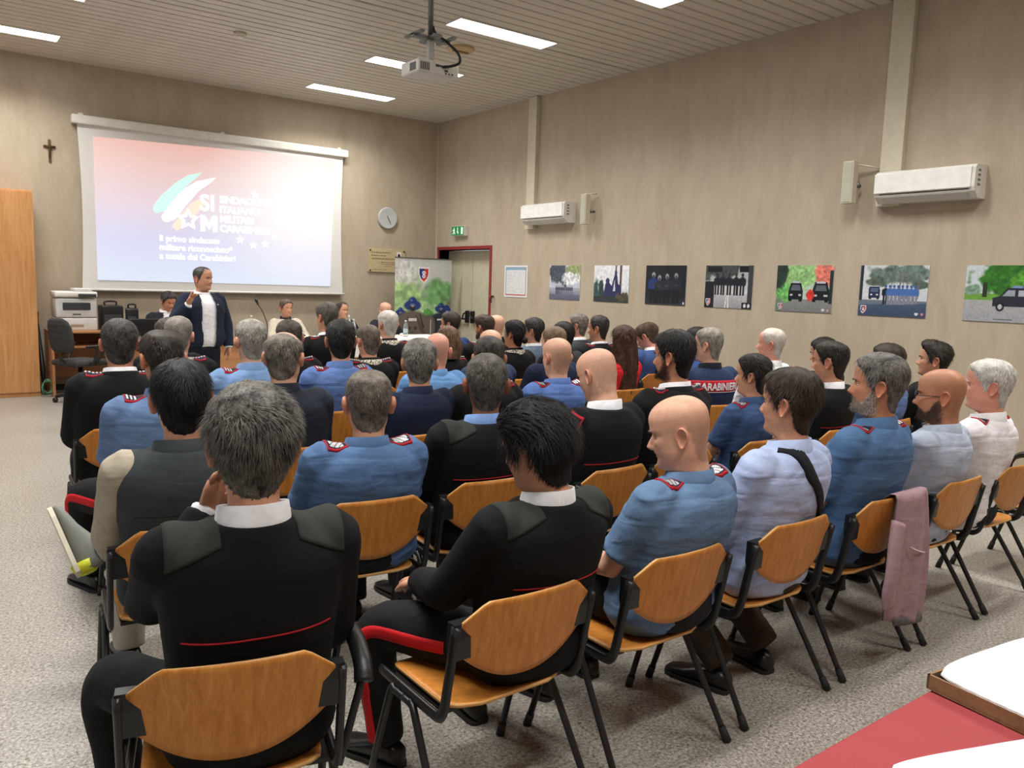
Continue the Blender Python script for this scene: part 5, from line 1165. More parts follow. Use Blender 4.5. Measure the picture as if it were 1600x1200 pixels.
def finish(p):
    rt = p.root; o = p.outfit; seat = p.seat
    fabc = lambda c, tag_, **k: fabric('%s_%d_%d_%d' % (tag_, *c), c, **k)
    me = p.m_shirt
    nm = {'shirt': 'shirt', 'polo': 'polo_shirt', 'sweater': 'sweater', 'vest': 'vest', 'jacket': 'uniform_jacket', 'suit': 'suit_jacket', 'blouse': 'blouse'}[o]
    amp = {'shirt': .0085, 'polo': .004, 'sweater': .0035, 'vest': .004, 'jacket': .0035, 'suit': .004, 'blouse': .004}[o]
    folds(me, amp, p.sd, seat)
    if o == 'suit' or 'open_front' in p.extra:      # open V down the front
        bm = bmesh.new(); bm.from_mesh(me); kill = []
        for f in bm.faces:
            c = f.calc_center_median(); h = (c.z - seat) / p.th; yy = c.y
            vw = np.interp(h, [.15, .25, .5, .60], [.0 if not p.standing else .07, .02 if not p.standing else .085, .08, .068]) * p.S
            if f.normal.y > .1 and abs(c.x) < vw and h < .62 and h > (.2 if not p.standing else -1): kill.append(f)
        bmesh.ops.delete(bm, geom=kill, context='FACES'); bm.to_mesh(me); bm.free()
    me.polygons.foreach_set('use_smooth', np.full(len(me.polygons), True))
    me.materials.clear(); me.materials.append(fabc(p.col, 'cloth_' + o, fold=.7 if o in ('shirt', 'blouse') else .25)); ob = link(nm, me, rt)
    bvh = BVHTree.FromPolygons([v.co[:] for v in me.vertices], [list(f.vertices) for f in me.polygons])
    if p.m_under:
        folds(p.m_under, .004, p.sd + 2, seat); p.m_under.materials.append(fabc(p.col2, 'cloth_under')); p.m_under.polygons.foreach_set('use_smooth', np.full(len(p.m_under.polygons), True)); link('long_sleeve_shirt', p.m_under, rt)
    if p.m_inner:
        folds(p.m_inner, .003, p.sd + 2, seat); p.m_inner.materials.append(fabc(p.col2 or (234, 234, 238), 'cloth_inner', fold=.3)); p.m_inner.polygons.foreach_set('use_smooth', np.full(len(p.m_inner.polygons), True)); link('dress_shirt', p.m_inner, rt)
    folds(p.m_pants, .005, p.sd + 4, seat, 'pants'); p.m_pants.materials.append(fabc(p.trousers, 'trouser', foldscale=(9, 9, 9), fold=.3)); p.m_pants.polygons.foreach_set('use_smooth', np.full(len(p.m_pants.polygons), True))
    pt = link('trousers', p.m_pants, rt)
    # collar
    cc = p.collar or (p.col if o in ('shirt', 'polo', 'jacket', 'blouse', 'vest') else (236, 236, 240))
    cmat = WHITE_C if min(cc) > 200 else fabc(cc, 'cloth_collar', fold=.15)
    if not p.female or o != 'blouse' or p.collar:
        V, F = collar_mesh(p, .058 if o in ('sweater', 'suit') else .056, .084 if o != 'vest' else .090, .008 if o in ('sweater', 'suit') else .014)
        link('collar', mesh('collar', V, F, [cmat]), ob)
    if o in ('jacket', 'suit'):
        V, F = collar_mesh(p, .026 if o == 'suit' else .034, .094, .02, .035); link('jacket_collar', mesh('jacket_collar', V, F, [fabc(p.col, 'cloth_' + o, fold=.25)]), ob)
    if 'lace_collar' in p.extra:
        V, F = collar_mesh(p, .036, .097, .022, .035); link('embroidered_collar', mesh('embroidered_collar', V, F, [embroid_mat()]), ob)
    # cuffs
    if p.sleeves == 'long' and o in ('sweater', 'suit', 'jacket', 'shirt') and p.near:
        for q in (-1, 1):
            so, e, w, hd, hu = p.A[q]; d = (w - e) / np.linalg.norm(w - e)
            MB().tube([w - d * .03, w + d * .004, w + d * .012], np.array([.041, .042, .036]) * p.S * .98, 14).build('cuff', cmat if o != 'jacket' else WHITE_C, ob, True)
    # shoes
    for q in (-1, 1):
        P, R, ft, lg = p.LG[q]
        if ft is None: continue
        shoe(p, ft[0] * p.S, ft[1] * p.S, 0, ft[2], rt)
    if p.stripe:
        for q in (-1, 1):
            P, R, ft, lg = p.LG[q]; PP = spline(np.hstack([P, R[:, None]]), 8); C = PP[:, :3]; Rr = PP[:, 3]; pv = BVHTree.FromPolygons([v.co[:] for v in p.m_pants.vertices], [list(f.vertices) for f in p.m_pants.polygons])
            T = np.gradient(C, axis=0); T /= np.linalg.norm(T, axis=1)[:, None]; out = np.array([q * 1.0, -.25 if p.legs != 'sit' else 0.0, .0]); Dv = out - T * (T @ out)[:, None]; Dv /= np.linalg.norm(Dv, axis=1)[:, None]; Wv = np.cross(T, Dv)
            O = np.stack([C + Dv * .25 + Wv * k * .020 for k in (-1, -.33, .33, 1)], 1); Dr = np.repeat(-Dv[:, None], 4, 1); strip('side_stripe', pv, O[6:], Dr[6:], .003, PIPE_RED(), pt)
    for x in p.extra: TRIM[x](p, ob, bvh) if x in TRIM else None
def PIPE_RED(): return fabric('stripe_red', (196, 28, 34), .75, .1)
def embroid_mat():
    if 'embroidery' in MATS: return MATS['embroidery']
    t = NT('embroidery'); t.set(None, .6); v = t.noise(t.coord(), 85, 2, .7)
    t.l(t.ramp(v, [(.46, L4((30, 30, 32))), (.52, L4((214, 206, 184)))]), t.b.inputs['Base Color']); MATS['embroidery'] = t.m; return t.m
def shoe(p, x, y, z, rz, parent, M=None, mats=None, bulk=1.0):
    n = 18; a = np.arange(n) * 2 * PI / n; R = []; S_ = []
    for yy, w, h in [(-.085, .018, .05), (-.075, .032, .075), (-.05, .038, .088), (0, .040, .092), (.05, .043, .075), (.10, .048, .056), (.15, .047, .045), (.185, .036, .036), (.20, .016, .024)]:
        zz = .012 + (h - .012) / 2 + (h - .012) / 2 * np.sign(np.sin(a)) * np.abs(np.sin(a)) ** .8; R.append(np.stack([w * np.sign(np.cos(a)) * np.abs(np.cos(a)) ** .8, np.full(n, yy), zz], 1)); S_.append((yy, w))
    mb = MB(); mb.loft(np.array(R)); so = MB(); poly = [(w + .004, yy) for yy, w in S_] + [(-w - .004, yy) for yy, w in S_[::-1]]; so.prism(poly, 0.0, .016)
    M = M if M is not None else Matrix.Translation((x, y, z)) @ Matrix.Rotation(math.radians(rz), 4, 'Z')
    V = np.concatenate(mb.V) * p.S * [1, 1, bulk]; V = np.array([M @ Vector(v) for v in V]); s = link('shoe', mesh('shoe', V, mb.F, [mats[0] if mats else SHOE]), parent)
    V = np.concatenate(so.V) * p.S; V = np.array([M @ Vector(v) for v in V]); link('sole', mesh('sole', V, so.F, [mats[1] if mats else W_CAP], False), s)
    return s
TRIM = {}
def trim(f): TRIM[f.__name__] = f; return f
def epaul(p, ob, bvh, style, sides=(-1, 1)):
    for q in sides:
        nu, nv = 22, 12; u = np.linspace(0, 1, nu)[:, None]; v = np.linspace(-1, 1, nv)[None]
        X = q * (.088 + .086 * u) + 0 * v; Y = -.022 + (.024 + .006 * u) * v; O = xf(p, np.stack([X + 0 * Y, Y + 0 * X, np.full(X.shape, .75)], -1)); Dr = np.tile(np.array([0, 0, -1.0]), (nu, nv, 1))
        iu = np.arange(nu - 1)[:, None]; iv = np.arange(nv - 1)[None]; bord = (iu == 0) | (iu == nu - 2) | (iv == 0) | (iv == nv - 2)
        fm = np.where(bord, 1, 0)
        if style == 'bars': fm = np.where(~bord & np.isin(iu, (9, 10, 13, 14, 17, 18)) & (iv > 1) & (iv < nv - 3), 2, fm)
        if style == 'light': fm = np.where(~bord & (iu > 3) & (iu < 18) & (iv > 1) & (iv < nv - 3) & ((iu + iv) % 5 > 0), 2, fm)
        if style == 'stars': fm = np.where(~bord & ((iu + iv) % 4 == 0), 2, fm)
        mats = [NAVYP, PIPE, SILVER]
        strip('epaulette', bvh, O, Dr, .006, None, ob, .004, mats, np.asarray(fm + 0 * iv).reshape(-1))
@trim
def epaulettes(p, ob, bvh): epaul(p, ob, bvh, 'bars')
@trim
def light_epaulettes(p, ob, bvh): epaul(p, ob, bvh, 'light')
@trim
def star_epaulettes(p, ob, bvh):
    epaul(p, ob, bvh, 'plain')
    for q in (-1, 1):
        for k in range(5):
            O = xf(p, np.array([q * (.098 + .018 * k), -.024, .75])); loc, n, i, d = bvh.ray_cast(Vector(O), Vector((0, 0, -1)))
            if loc: MB().loft(disc_rings([(.008, .004), (.008, .011), (.004, .014)], 8) + np.array(loc)).build('star_stud', SILVER, ob, True)
@trim
def back_line(p, ob, bvh): O, Dr = arc(p, [.3635, .3655, .3675], -62, 62, 44); strip('red_back_line', bvh, O, Dr, .0025, PIPE, ob)
@trim
def shoulder_patches(p, ob, bvh):
    for q in (-1, 1):
        # quilted patch over shoulder top and blade, rays from above-behind
        nu, nv = 14, 14; u = np.linspace(0, 1, nu)[:, None]; v = np.linspace(0, 1, nv)[None]; X = q * (.085 + .115 * u) + 0 * v; ph = (-.15 + 1.5 * v * (1 - .25 * (1 - u))) + 0 * u
        c = np.stack([X, -.015 + 0 * X, np.full(X.shape, .515)], -1); dv = np.stack([0 * X, -np.sin(ph), np.cos(ph)], -1); C = xf(p, c); strip('shoulder_patch', bvh, C + dv * .4, -dv, .003, fabric('patch_twill', (44, 48, 44), .85, .15), ob)
@trim
def arm_badge(p, ob, bvh):
    so, e, w, hd, hu = p.A[-1]; m = (e - so); T = m / np.linalg.norm(m); Dv = np.array([-.62, -.70, 0.35]); Dv -= T * (T @ Dv); Dv /= np.linalg.norm(Dv); Wv = np.cross(T, Dv)
    nu, nv = 15, 10; u = np.linspace(-.20, .14, nu); v = np.linspace(-.034, .034, nv); O = np.stack([[so + m * a + Wv * b + Dv * .3 for b in v] for a in u]); Dr = np.tile(-Dv, (nu, nv, 1)); iu = np.arange(nu - 1)[:, None]; iv = np.arange(nv - 1)[None]
    fm = np.where((iu == 0) | (iu == nu - 2) | (iv == 0) | (iv == nv - 2), 1, 0); fm = np.where(np.isin(iu, (8, 10, 12)) & (iv > 1) & (iv < nv - 3), 2, fm)
    strip('rank_badge', bvh, O, Dr, .005, None, ob, .003, [fabric('badge_black', (24, 26, 26)), PIPE, SILVER], fm.reshape(-1))
@trim
def red_band(p, ob, bvh):
    z = np.linspace(.445, .53, 8); O, Dr = arc(p, z, -75, 75, 40); strip('red_back_band', bvh, O, Dr, .004, fabric('band_red', (196, 40, 52), .7, .15), ob)
    O, Dr = arc(p, [.440, .444], -75, 75, 40); strip('white_band_edge', bvh, O, Dr, .005, WHITE_C, ob)
    V, F = text_mesh('CARABINIERI', .078, .0022, 'CENTER', 2, 1.0); a = V[:, 0] / (.19 * p.S); zz = .460 + V[:, 1] / p.th; c = xf(p, np.stack([0 * zz, 0 * zz, zz], 1)); dv = np.stack([np.sin(a), -np.cos(a), 0 * a], 1)
    P, ok = proj_grid(bvh, (c + dv * .6)[None], (-dv)[None], .009); P = P[0]
    link('back_lettering', mesh('back_lettering', P, F, [WHITE_C], False), ob)
@trim
def polo_piping(p, ob, bvh):
    a = np.radians(np.linspace(-120, 120, 30)); r = .0805
    MB().tube(xf(p, np.stack([r * np.sin(a), -.014 - r * .93 * np.cos(a), .644 - .03 * ((1 - np.cos(a)) / 2)], 1)), .0035, 6).build('collar_piping', PIPE, ob, True)
@trim
def jacket_piping(p, ob, bvh):
    a = np.radians(np.linspace(-130, 130, 34)); r = .103
    MB().tube(xf(p, np.stack([r * np.sin(a), -.014 - r * .93 * np.cos(a), .614 - .03 * ((1 - np.cos(a)) / 2)], 1)), .003, 6).build('collar_piping', PIPE, ob, True)
@trim
def thin_red_line(p, ob, bvh): O, Dr = arc(p, [.345, .347, .349], 0, 60, 24); strip('red_back_line', bvh, O, Dr, .0025, PIPE, ob)
def strap_path(p, ob, bvh, pts, w=.019):
    P = spline(pts, 8); T = np.gradient(P, axis=0); T /= np.linalg.norm(T, axis=1)[:, None]; Wv = np.stack([-T[:, 1], T[:, 0]], 1) * w
    O = np.zeros((len(P), 4, 3)); Dr = np.zeros((len(P), 4, 3))
    for j, k in enumerate((-1, -.33, .33, 1)):
        X = P[:, 0] + Wv[:, 0] * k; Z = P[:, 1] + Wv[:, 1] * k; back = np.clip((.61 - Z) / .10, 0, 1)
        dv = np.stack([0 * X, -np.sin(back * PI / 2) , np.cos(back * PI / 2)], 1)
        c = xf(p, np.stack([X, 0 * X - .02, np.minimum(Z, .57)], 1)); O[:, j] = c + dv * .5; Dr[:, j] = -dv
    strip('bag_strap', bvh, O, Dr, .009, fabric('strap_black', (24, 25, 30), .8, .05), ob)
@trim
def strap_right(p, ob, bvh): strap_path(p, ob, bvh, [(-.10, .585), (-.06, .545), (.03, .45), (.11, .33), (.17, .22)])
@trim
def strap_left(p, ob, bvh): strap_path(p, ob, bvh, [(-.10, .60), (-.05, .50), (.05, .38), (.13, .26), (.16, .2)], .022)
@trim
def vest_trim(p, ob, bvh):
    for q in (-1, 1):
        c = xf(p, np.array([q * .178, -.012, .51])); a = np.arange(33) * 2 * PI / 32; so = p.A[q][0]
    O, Dr = arc(p, [.395, .3965, .398], -58, 58, 40); strip('yoke_seam', bvh, O, Dr, .001, fabric('seam_dark', (34, 37, 39)), ob)
@trim
def lapel_pin(p, ob, bvh):
    loc, n, i, d = bvh.ray_cast(Vector(xf(p, np.array([-.105, 0, .50])) + np.array([0, .6, 0])), Vector((0, -1, 0)))
    if loc: MB().loft(disc_rings([(.009, 0), (.009, .004), (.003, .006)], 10, 1) + np.array(loc)).build('lapel_pin', SILVER, ob, True)
@trim
def belt(p, ob, bvh):
    a = np.arange(40) * 2 * PI / 40; R = [np.stack([.165 * p.S * np.cos(a) * s, .118 * p.S * np.sin(a) * s * p.girth, np.full(40, p.seat + z)], 1) for s, z in ((1.03, .055), (1.05, .057), (1.05, .093), (1.03, .095))]
    MB().loft(np.array(R), 0, False).build('belt', SHOE, p.root, True); MB().box((-.02, .125 * p.S * p.girth, p.seat + .055), (.02, .13 * p.S * p.girth + .008, p.seat + .095), 0, .003).build('buckle', W_STEEL, p.root)

# ------------------------------------------------------------------ the audience, row by row from the camera
BLUE = (96, 124, 158); BLUE2 = (80, 108, 148); NAVY = (26, 34, 58); BLK = (15, 16, 17); SWE = (12, 13, 16)
AUD = []
def seat(who, top, label, **k):
    if 'lean' not in k: k['lean'] = -.14
    if 'bow' not in k: k['bow'] = .025
    cx = k.pop('cdx', 0.0); crz = k.pop('crz', None); cp = k.pop('cp', None)
    p = person(label, top, **k)
    b = math.radians(k.get('body', 0)); c, s = math.cos(b), math.sin(b); r = p.root.location; ofs = .088 - .05 * (p.girth - 1)
    ch = put_chair(r.x - s * ofs + cx, r.y + c * ofs, crz if crz is not None else k.get('body', 0), 'plywood chair with black frame, seat of the ' + who)
    if cp: ch.location.x = cp[0]
    p.chairobj = ch; AUD.append(p); return p
SW = dict(outfit='sweater', col=SWE, collar=(238, 238, 242), extra=('back_line', 'shoulder_patches'))
# row A (nearest)
A1 = seat('man with thick grey hair', (.67, 1.96, 1.432), 'man with thick dark grey hair, black sweater, nearest the camera at left', body=-9, head=(-2, 6, 0), hair='short', hlen=1.35, hcol=(34, 33, 32), hgrey=(128, 124, 116), skin='mid', near=2, girth=1.02, S=1.05, cp=(.655, 2.09), crz=-15, pose=('chin', 'lap'), legs=('wide', 'sit'), trousers=(20, 22, 24), flow='side', strands=6500, **SW)
A2 = seat('man with slick black hair', (1.537, 1.96, 1.339), 'man with slick black hair, black sweater with thin red line across the back', body=2, head=(14, 14, -6), hair='slick', hlen=1.5, hcol=(9, 9, 10), hgrey=(34, 34, 36), near=2, girth=1.03, S=1.05, cp=(1.45, None), crz=0, pose=('knee', 'lap'), legs=('wide', 'sit'), trousers=(22, 24, 25), stripe=True, strands=6500, **SW)
A3 = seat('bald man in blue uniform shirt', (2.218, 1.96, 1.318), 'bald man in steel blue uniform shirt looking down to the left', body=8, head=(26, 14, 0), hair='ring', hcol=(80, 72, 66), skin='fair', near=2, girth=1.22, cp=(2.13, None), crz=0, col=BLUE, extra=('light_epaulettes',), sleeves='short', jaw=1.08)
A4 = seat('man in pale blue shirt with strap', (2.87, 1.92, 1.397), 'man with dark brown hair, pale blue shirt and black bag strap', body=2, head=(8, 2, 0), hair='short', hcol=(30, 24, 20), hgrey=(70, 58, 48), skin='mid', near=2, girth=1.08, cp=(2.82, None), crz=0, col=(176, 192, 228), extra=('strap_right',), trousers=(58, 48, 40), legs='tuck')
A5 = seat('grey-haired man in blue shirt', (3.55, 1.915, 1.437), 'man with grey hair and short beard in blue uniform shirt with epaulettes', body=2, head=(22, 0, 0), hair='short', hcol=(52, 50, 48), hgrey=(132, 128, 122), skin='tan', near=1, girth=1.16, cp=(3.51, None), crz=0, col=(78, 110, 150), extra=('epaulettes',), beard=(140, 134, 126), sleeves='short')
A6 = seat('bald man with glasses', (4.14, 1.915, 1.347), 'bald man with glasses and dark beard in pale grey-blue shirt', body=4, head=(20, 4, 0), hair='bald', hcol=(60, 52, 46), skin='tan', near=1, girth=1.08, cp=(4.20, None), crz=0, col=(176, 186, 206), beard=(52, 44, 38), glasses=True)
A7 = seat('white-haired man in white shirt', (4.68, 1.915, 1.377), 'white-haired man in white uniform shirt with dark epaulettes at right edge', body=4, head=(20, 2, 0), hair='short', hlen=.8, hcol=(170, 166, 160), hgrey=(222, 220, 214), skin='pink', near=1, girth=1.16, cp=(4.88, None), crz=0, col=(236, 232, 238), extra=('epaulettes',), jaw=1.1, sleeves='short')
# row B
B1 = seat('man in grey vest', (.79, 3.07, 1.39), 'man with black hair in dark grey vest and beige sleeves, legs crossed', body=-6, head=(-2, 4, 0), hair='short', hcol=(12, 12, 13), hgrey=(38, 38, 40), skin='mid', near=2, outfit='vest', col=(58, 63, 66), col2=(176, 166, 148), pose=('lap', 'lap'), legs=('sit', 'ankle'), trousers=(186, 180, 170), extra=('vest_trim',), strands=4500)
B2 = seat('grey-cropped man in blue shirt', (1.55, 3.07, 1.33), 'man with cropped grey hair in blue uniform shirt with pink-edged epaulettes', body=-6, head=(-16, 6, 0), hair='crown', hlen=.7, hcol=(66, 60, 56), hgrey=(128, 118, 108), skin='mid', near=2, girth=1.2, col=BLUE2, extra=('light_epaulettes',), sleeves='short', jaw=1.08)
B3 = seat('dark-skinned man in sweater', (2.16, 3.07, 1.38), 'man with short grizzled hair, black sweater and light blue collar', body=-4, head=(-26, 0, 0), hair='short', hlen=.55, hcol=(40, 38, 36), hgrey=(112, 106, 98), skin='dark', near=2, girth=1.1, outfit='sweater', col=SWE, collar=(118, 148, 200), extra=('back_line', 'shoulder_patches'), trousers=(20, 22, 24))
B4 = seat('bald man with sleeve badge', (2.82, 3.07, 1.38), 'bald man in black sweater, white collar and red-edged sleeve badge, head bowed', body=2, head=(4, 22, 0), hair='bald', hcol=(90, 80, 72), skin='fair', near=2, girth=1.15, outfit='sweater', col=SWE, collar=(238, 238, 242), extra=('back_line', 'arm_badge'))
B5 = seat('bearded man in black tunic', (3.44, 3.07, 1.47), 'bearded man with thick black hair in black uniform tunic with red piping', head=(16, 4, 0), hair='short', hlen=1.1, hcol=(13, 12, 12), hgrey=(38, 36, 34), skin='tan', near=1, girth=1.15, outfit='jacket', col=BLK, collar=(236, 236, 238), extra=('jacket_piping', 'star_epaulettes'), beard=(24, 20, 18))
B6 = seat('woman in dark blue shirt', (4.18, 3.07, 1.32), 'woman with dark hair in a low bun, dark blue uniform shirt with epaulettes', head=(16, 2, 0), hair='bun', hcol=(20, 17, 16), hgrey=(48, 42, 38), skin='mid', near=1, girth=.92, female=True, col=(60, 84, 124), extra=('light_epaulettes', 'thin_red_line'), S=1.0, HS=1.02, sleeves='short', trousers=(22, 24, 28), stripe=True)
B7 = seat('dark-haired man with white collar', (5.01, 3.07, 1.39), 'dark-haired man in black sweater with white collar near the poster wall', head=(12, 4, 0), hair='crown', hcol=(24, 21, 19), hgrey=(56, 50, 44), skin='mid', near=1, girth=1.05, outfit='sweater', col=SWE, collar=(238, 238, 242), extra=('back_line',), pose=('chin', 'lap'))
B8 = seat('man hidden behind grey-haired officer', (5.77, 3.07, 1.35), 'dark brown-haired man mostly hidden behind the bearded grey-haired officer', head=(10, 0, 0), hair='short', hcol=(30, 25, 22), hgrey=(66, 56, 50), skin='mid', near=0, col=(92, 118, 168))
B9 = seat('man with swept-back hair', (6.50, 3.07, 1.35), 'man with dark swept-back hair in black top, profile against the wall', head=(22, -2, 0), hair='quiff', hcol=(24, 21, 19), hgrey=(60, 54, 48), skin='mid', near=1, outfit='polo', col=(22, 22, 24))
# row C
C1 = seat('blue shirt man with thinning crown', (.99, 4.20, 1.43), 'man with thinning black crown in blue uniform shirt, dark epaulette at left', body=-4, head=(8, 10, 0), hair='crown', hcol=(26, 24, 23), hgrey=(70, 62, 56), skin='tan', near=1, girth=1.16, col=(96, 120, 158), extra=('epaulettes',), sleeves='short', legs=('wide', 'sit'), stripe=True)
C2 = seat('balding man in black polo', (1.62, 4.20, 1.42), 'balding grey-haired man in black polo with strap across the back', body=-8, head=(-26, 4, 0), hair='balding', hlen=1.2, hcol=(72, 66, 60), hgrey=(140, 132, 122), skin='fair', near=1, girth=1.22, outfit='polo', col=(34, 38, 50), extra=('strap_left',), jaw=1.1)
C3 = seat('grey-haired man in navy polo', (2.46, 4.20, 1.36), cp=(2.40, None), label='grey-haired man in navy polo with red collar piping', head=(-28, 2, 0), hair='short', hlen=.9, hcol=(62, 60, 57), hgrey=(142, 138, 130), skin='mid', near=1, girth=1.1, outfit='polo', col=NAVY, extra=('polo_piping',))
C4 = seat('dark balding man in tunic', (2.97, 4.20, 1.37), cp=(2.985, None), label='man with dark thinning hair in black tunic behind the grizzled man', head=(-32, 6, 0), hair='crown', hcol=(34, 30, 28), hgrey=(80, 72, 66), skin='tan', near=1, outfit='jacket', col=BLK, extra=('star_epaulettes',))
C5 = seat('bald man in bright blue shirt', (3.53, 4.20, 1.35), cp=(3.565, None), label='bald man in bright blue uniform shirt with red-edged epaulettes', head=(-2, 6, 0), hair='ring', hcol=(104, 88, 74), skin='fair', near=1, girth=1.05, col=(88, 116, 176), extra=('epaulettes',), sleeves='short')
C7 = seat('man with red back band', (5.11, 4.20, 1.41), 'man with grey crew cut in navy jersey with lettered red back band', body=-16, head=(30, 4, 0), hair='short', hlen=.5, hcol=(96, 90, 82), hgrey=(164, 158, 148), skin='fair', near=1, girth=1.12, outfit='polo', col=(40, 54, 86), collar=(26, 30, 44), extra=('red_band', 'polo_piping'))
C8 = seat('white-shirted man by the wall', (5.95, 4.20, 1.40), 'white-haired pink-faced man in white shirt near the van poster', head=(22, 0, 0), hair='receding', hlen=.5, hcol=(176, 166, 154), hgrey=(214, 206, 196), skin='pink', near=1, girth=1.12, col=(238, 238, 240))
C9 = seat('man behind the white collar', (6.70, 4.20, 1.30), 'dark-haired man mostly hidden behind the white-collared sweater man', head=(14, 10, 0), hair='short', hcol=(26, 23, 21), skin='mid', near=0, col=(30, 32, 40), outfit='polo')
# row D
D1 = seat('black-tunic man at the aisle', (1.0, 5.20, 1.43), 'man with dark hair and grey temples in black tunic by the left aisle', body=-3, head=(-8, 2, 0), hair='short', hlen=.8, hcol=(30, 29, 29), hgrey=(86, 82, 78), skin='tan', near=1, girth=1.18, outfit='jacket', col=BLK, collar=(226, 226, 226), extra=('jacket_piping', 'star_epaulettes'), jaw=1.1)
D3 = seat('silver-haired man in light blue', (1.78, 5.20, 1.43), 'silver-haired man in light blue uniform shirt in front of the table', head=(2, 2, 0), hair='short', hlen=.6, hcol=(112, 108, 100), hgrey=(178, 174, 164), skin='fair', near=1, girth=1.15, col=(116, 146, 188), extra=('epaulettes',), sleeves='short')
D4 = seat('black-haired man in blue shirt', (2.41, 5.20, 1.42), 'black-haired man in blue uniform shirt with dark epaulettes', head=(-20, 2, 0), hair='short', hcol=(22, 21, 21), hgrey=(52, 50, 48), skin='mid', near=1, girth=1.12, col=(90, 116, 170), extra=('epaulettes',), sleeves='short')
D5 = seat('bald man in sky blue shirt', (3.20, 5.20, 1.32), 'bald man with pinkish scalp in sky blue shirt beside the navy polo', head=(-34, 4, 0), hair='ring', hcol=(150, 130, 112), skin='pink', near=1, girth=1.15, col=(102, 146, 196))
D6 = seat('balding man behind thin-haired officer', (3.90, 5.50, 1.32), cp=(3.78, None), label='balding man whose pale scalp shows above the thin-haired officer', head=(-10, 2, 0), hair='ring', hcol=(120, 104, 90), skin='fair', near=0, outfit='polo', col=(48, 62, 90))
D7 = seat('shaven man in navy polo', (4.33, 5.20, 1.37), cp=(4.37, None), label='man with shaven brown hair in navy polo behind the bright blue shirt', head=(12, 6, 0), hair='receding', hlen=.35, hcol=(92, 74, 58), hgrey=(140, 118, 96), skin='fair', near=1, outfit='polo', col=NAVY, sleeves='short')
D8 = seat('woman in red top', (5.15, 5.20, 1.36), 'woman with long brown hair in bright red top', head=(-12, 4, 0), hair='long', hcol=(34, 24, 20), hgrey=(96, 64, 46), skin='fair', near=1, girth=.9, female=True, outfit='blouse', col=(206, 36, 44), S=1.0, HS=1.03)
D9 = seat('man in front of red-band jersey', (6.15, 5.20, 1.34), 'dark-haired man in blue, half hidden by the red-band jersey', head=(8, 2, 0), hair='short', hcol=(24, 22, 20), skin='mid', near=0, col=(52, 78, 128), outfit='polo')
# row E
E2 = seat('grey man with embroidered collar', (1.59, 6.20, 1.40), 'grey-haired man in black tunic with embroidered collar and star epaulettes', head=(-24, 0, 0), hair='short', hlen=.5, hcol=(100, 92, 86), hgrey=(150, 144, 136), skin='fair', near=1, outfit='jacket', col=BLK, extra=('lace_collar', 'star_epaulettes'))
E3 = seat('man behind the balding polo man', (2.43, 6.20, 1.37), 'thin dark-haired man in black tunic hidden behind the balding polo man', head=(-8, 2, 0), hair='crown', hcol=(44, 38, 34), hgrey=(90, 82, 74), skin='mid', near=0, outfit='jacket', col=BLK, extra=('star_epaulettes',))
E4 = seat('brown-haired tunic man', (3.12, 6.20, 1.33), 'man with short brown-grey hair, black tunic and embroidered collar', head=(2, 6, 0), hair='receding', hlen=.6, hcol=(74, 62, 52), hgrey=(122, 110, 98), skin='mid', near=1, outfit='jacket', col=BLK, extra=('lace_collar', 'star_epaulettes'))
E5 = seat('woman with brown bob', (3.92, 6.20, 1.30), 'woman with wavy brown bob in black tunic with epaulettes', head=(-16, 2, 0), hair='bob', hcol=(66, 48, 36), hgrey=(128, 98, 74), skin='fair', near=0, female=True, girth=.92, outfit='jacket', col=BLK, extra=('star_epaulettes',), S=1.0, HS=1.0)
E7 = seat('woman with black bun', (4.68, 6.20, 1.36), 'woman with black hair in a bun, black tunic and embroidered collar', head=(18, 0, 0), hair='bun', hcol=(14, 13, 13), hgrey=(36, 34, 32), skin='tan', near=1, female=True, girth=.95, outfit='jacket', col=BLK, extra=('lace_collar',), S=1.02, HS=1.03)
E85 = seat('man behind the shaven polo man', (5.30, 6.20, 1.34), 'dark-haired man whose hair shows behind the shaven navy-polo man', head=(0, 2, 0), hair='short', hcol=(26, 23, 22), skin='mid', near=0, outfit='jacket', col=(40, 42, 44))
E9 = seat('tunic man in profile', (6.00, 6.45, 1.395), 'dark-haired man in black tunic, face in profile before the helmet poster', head=(26, 4, 0), hair='receding', hcol=(30, 27, 25), hgrey=(70, 64, 58), skin='mid', near=1, outfit='jacket', col=BLK, collar=(236, 236, 238), extra=('star_epaulettes',))
E10 = seat('man in blue suit', (6.34, 6.15, 1.305), 'brown-haired man in blue suit bowing his head beside the red top', head=(22, 32, 0), hair='short', hlen=.8, hcol=(50, 38, 30), hgrey=(90, 72, 58), skin='pink', near=1, outfit='suit', col=(58, 80, 126), cdx=.0)
# row F
F1 = seat('man behind embroidered collar', (1.76, 7.20, 1.33), 'dark-haired man almost hidden in front of the left rows', head=(10, 4, 0), hair='short', hcol=(48, 42, 38), hgrey=(96, 88, 80), skin='mid', near=0, outfit='jacket', col=BLK)
F3 = seat('tall tunic man', (3.19, 7.20, 1.48), 'tall grey-haired man in black tunic with star epaulettes, front centre', head=(16, 4, 0), hair='short', hlen=.7, hcol=(58, 54, 50), hgrey=(118, 112, 104), skin='mid', near=1, outfit='jacket', col=BLK, collar=(236, 236, 238), extra=('star_epaulettes', 'jacket_piping'))
F4 = seat('white-haired tunic man', (3.84, 7.20, 1.41), 'white-haired man in black tunic with embroidered collar near the banner', head=(6, 4, 0), hair='receding', hlen=.6, hcol=(176, 170, 160), hgrey=(222, 218, 208), skin='fair', near=1, outfit='jacket', col=BLK, extra=('lace_collar', 'star_epaulettes'))
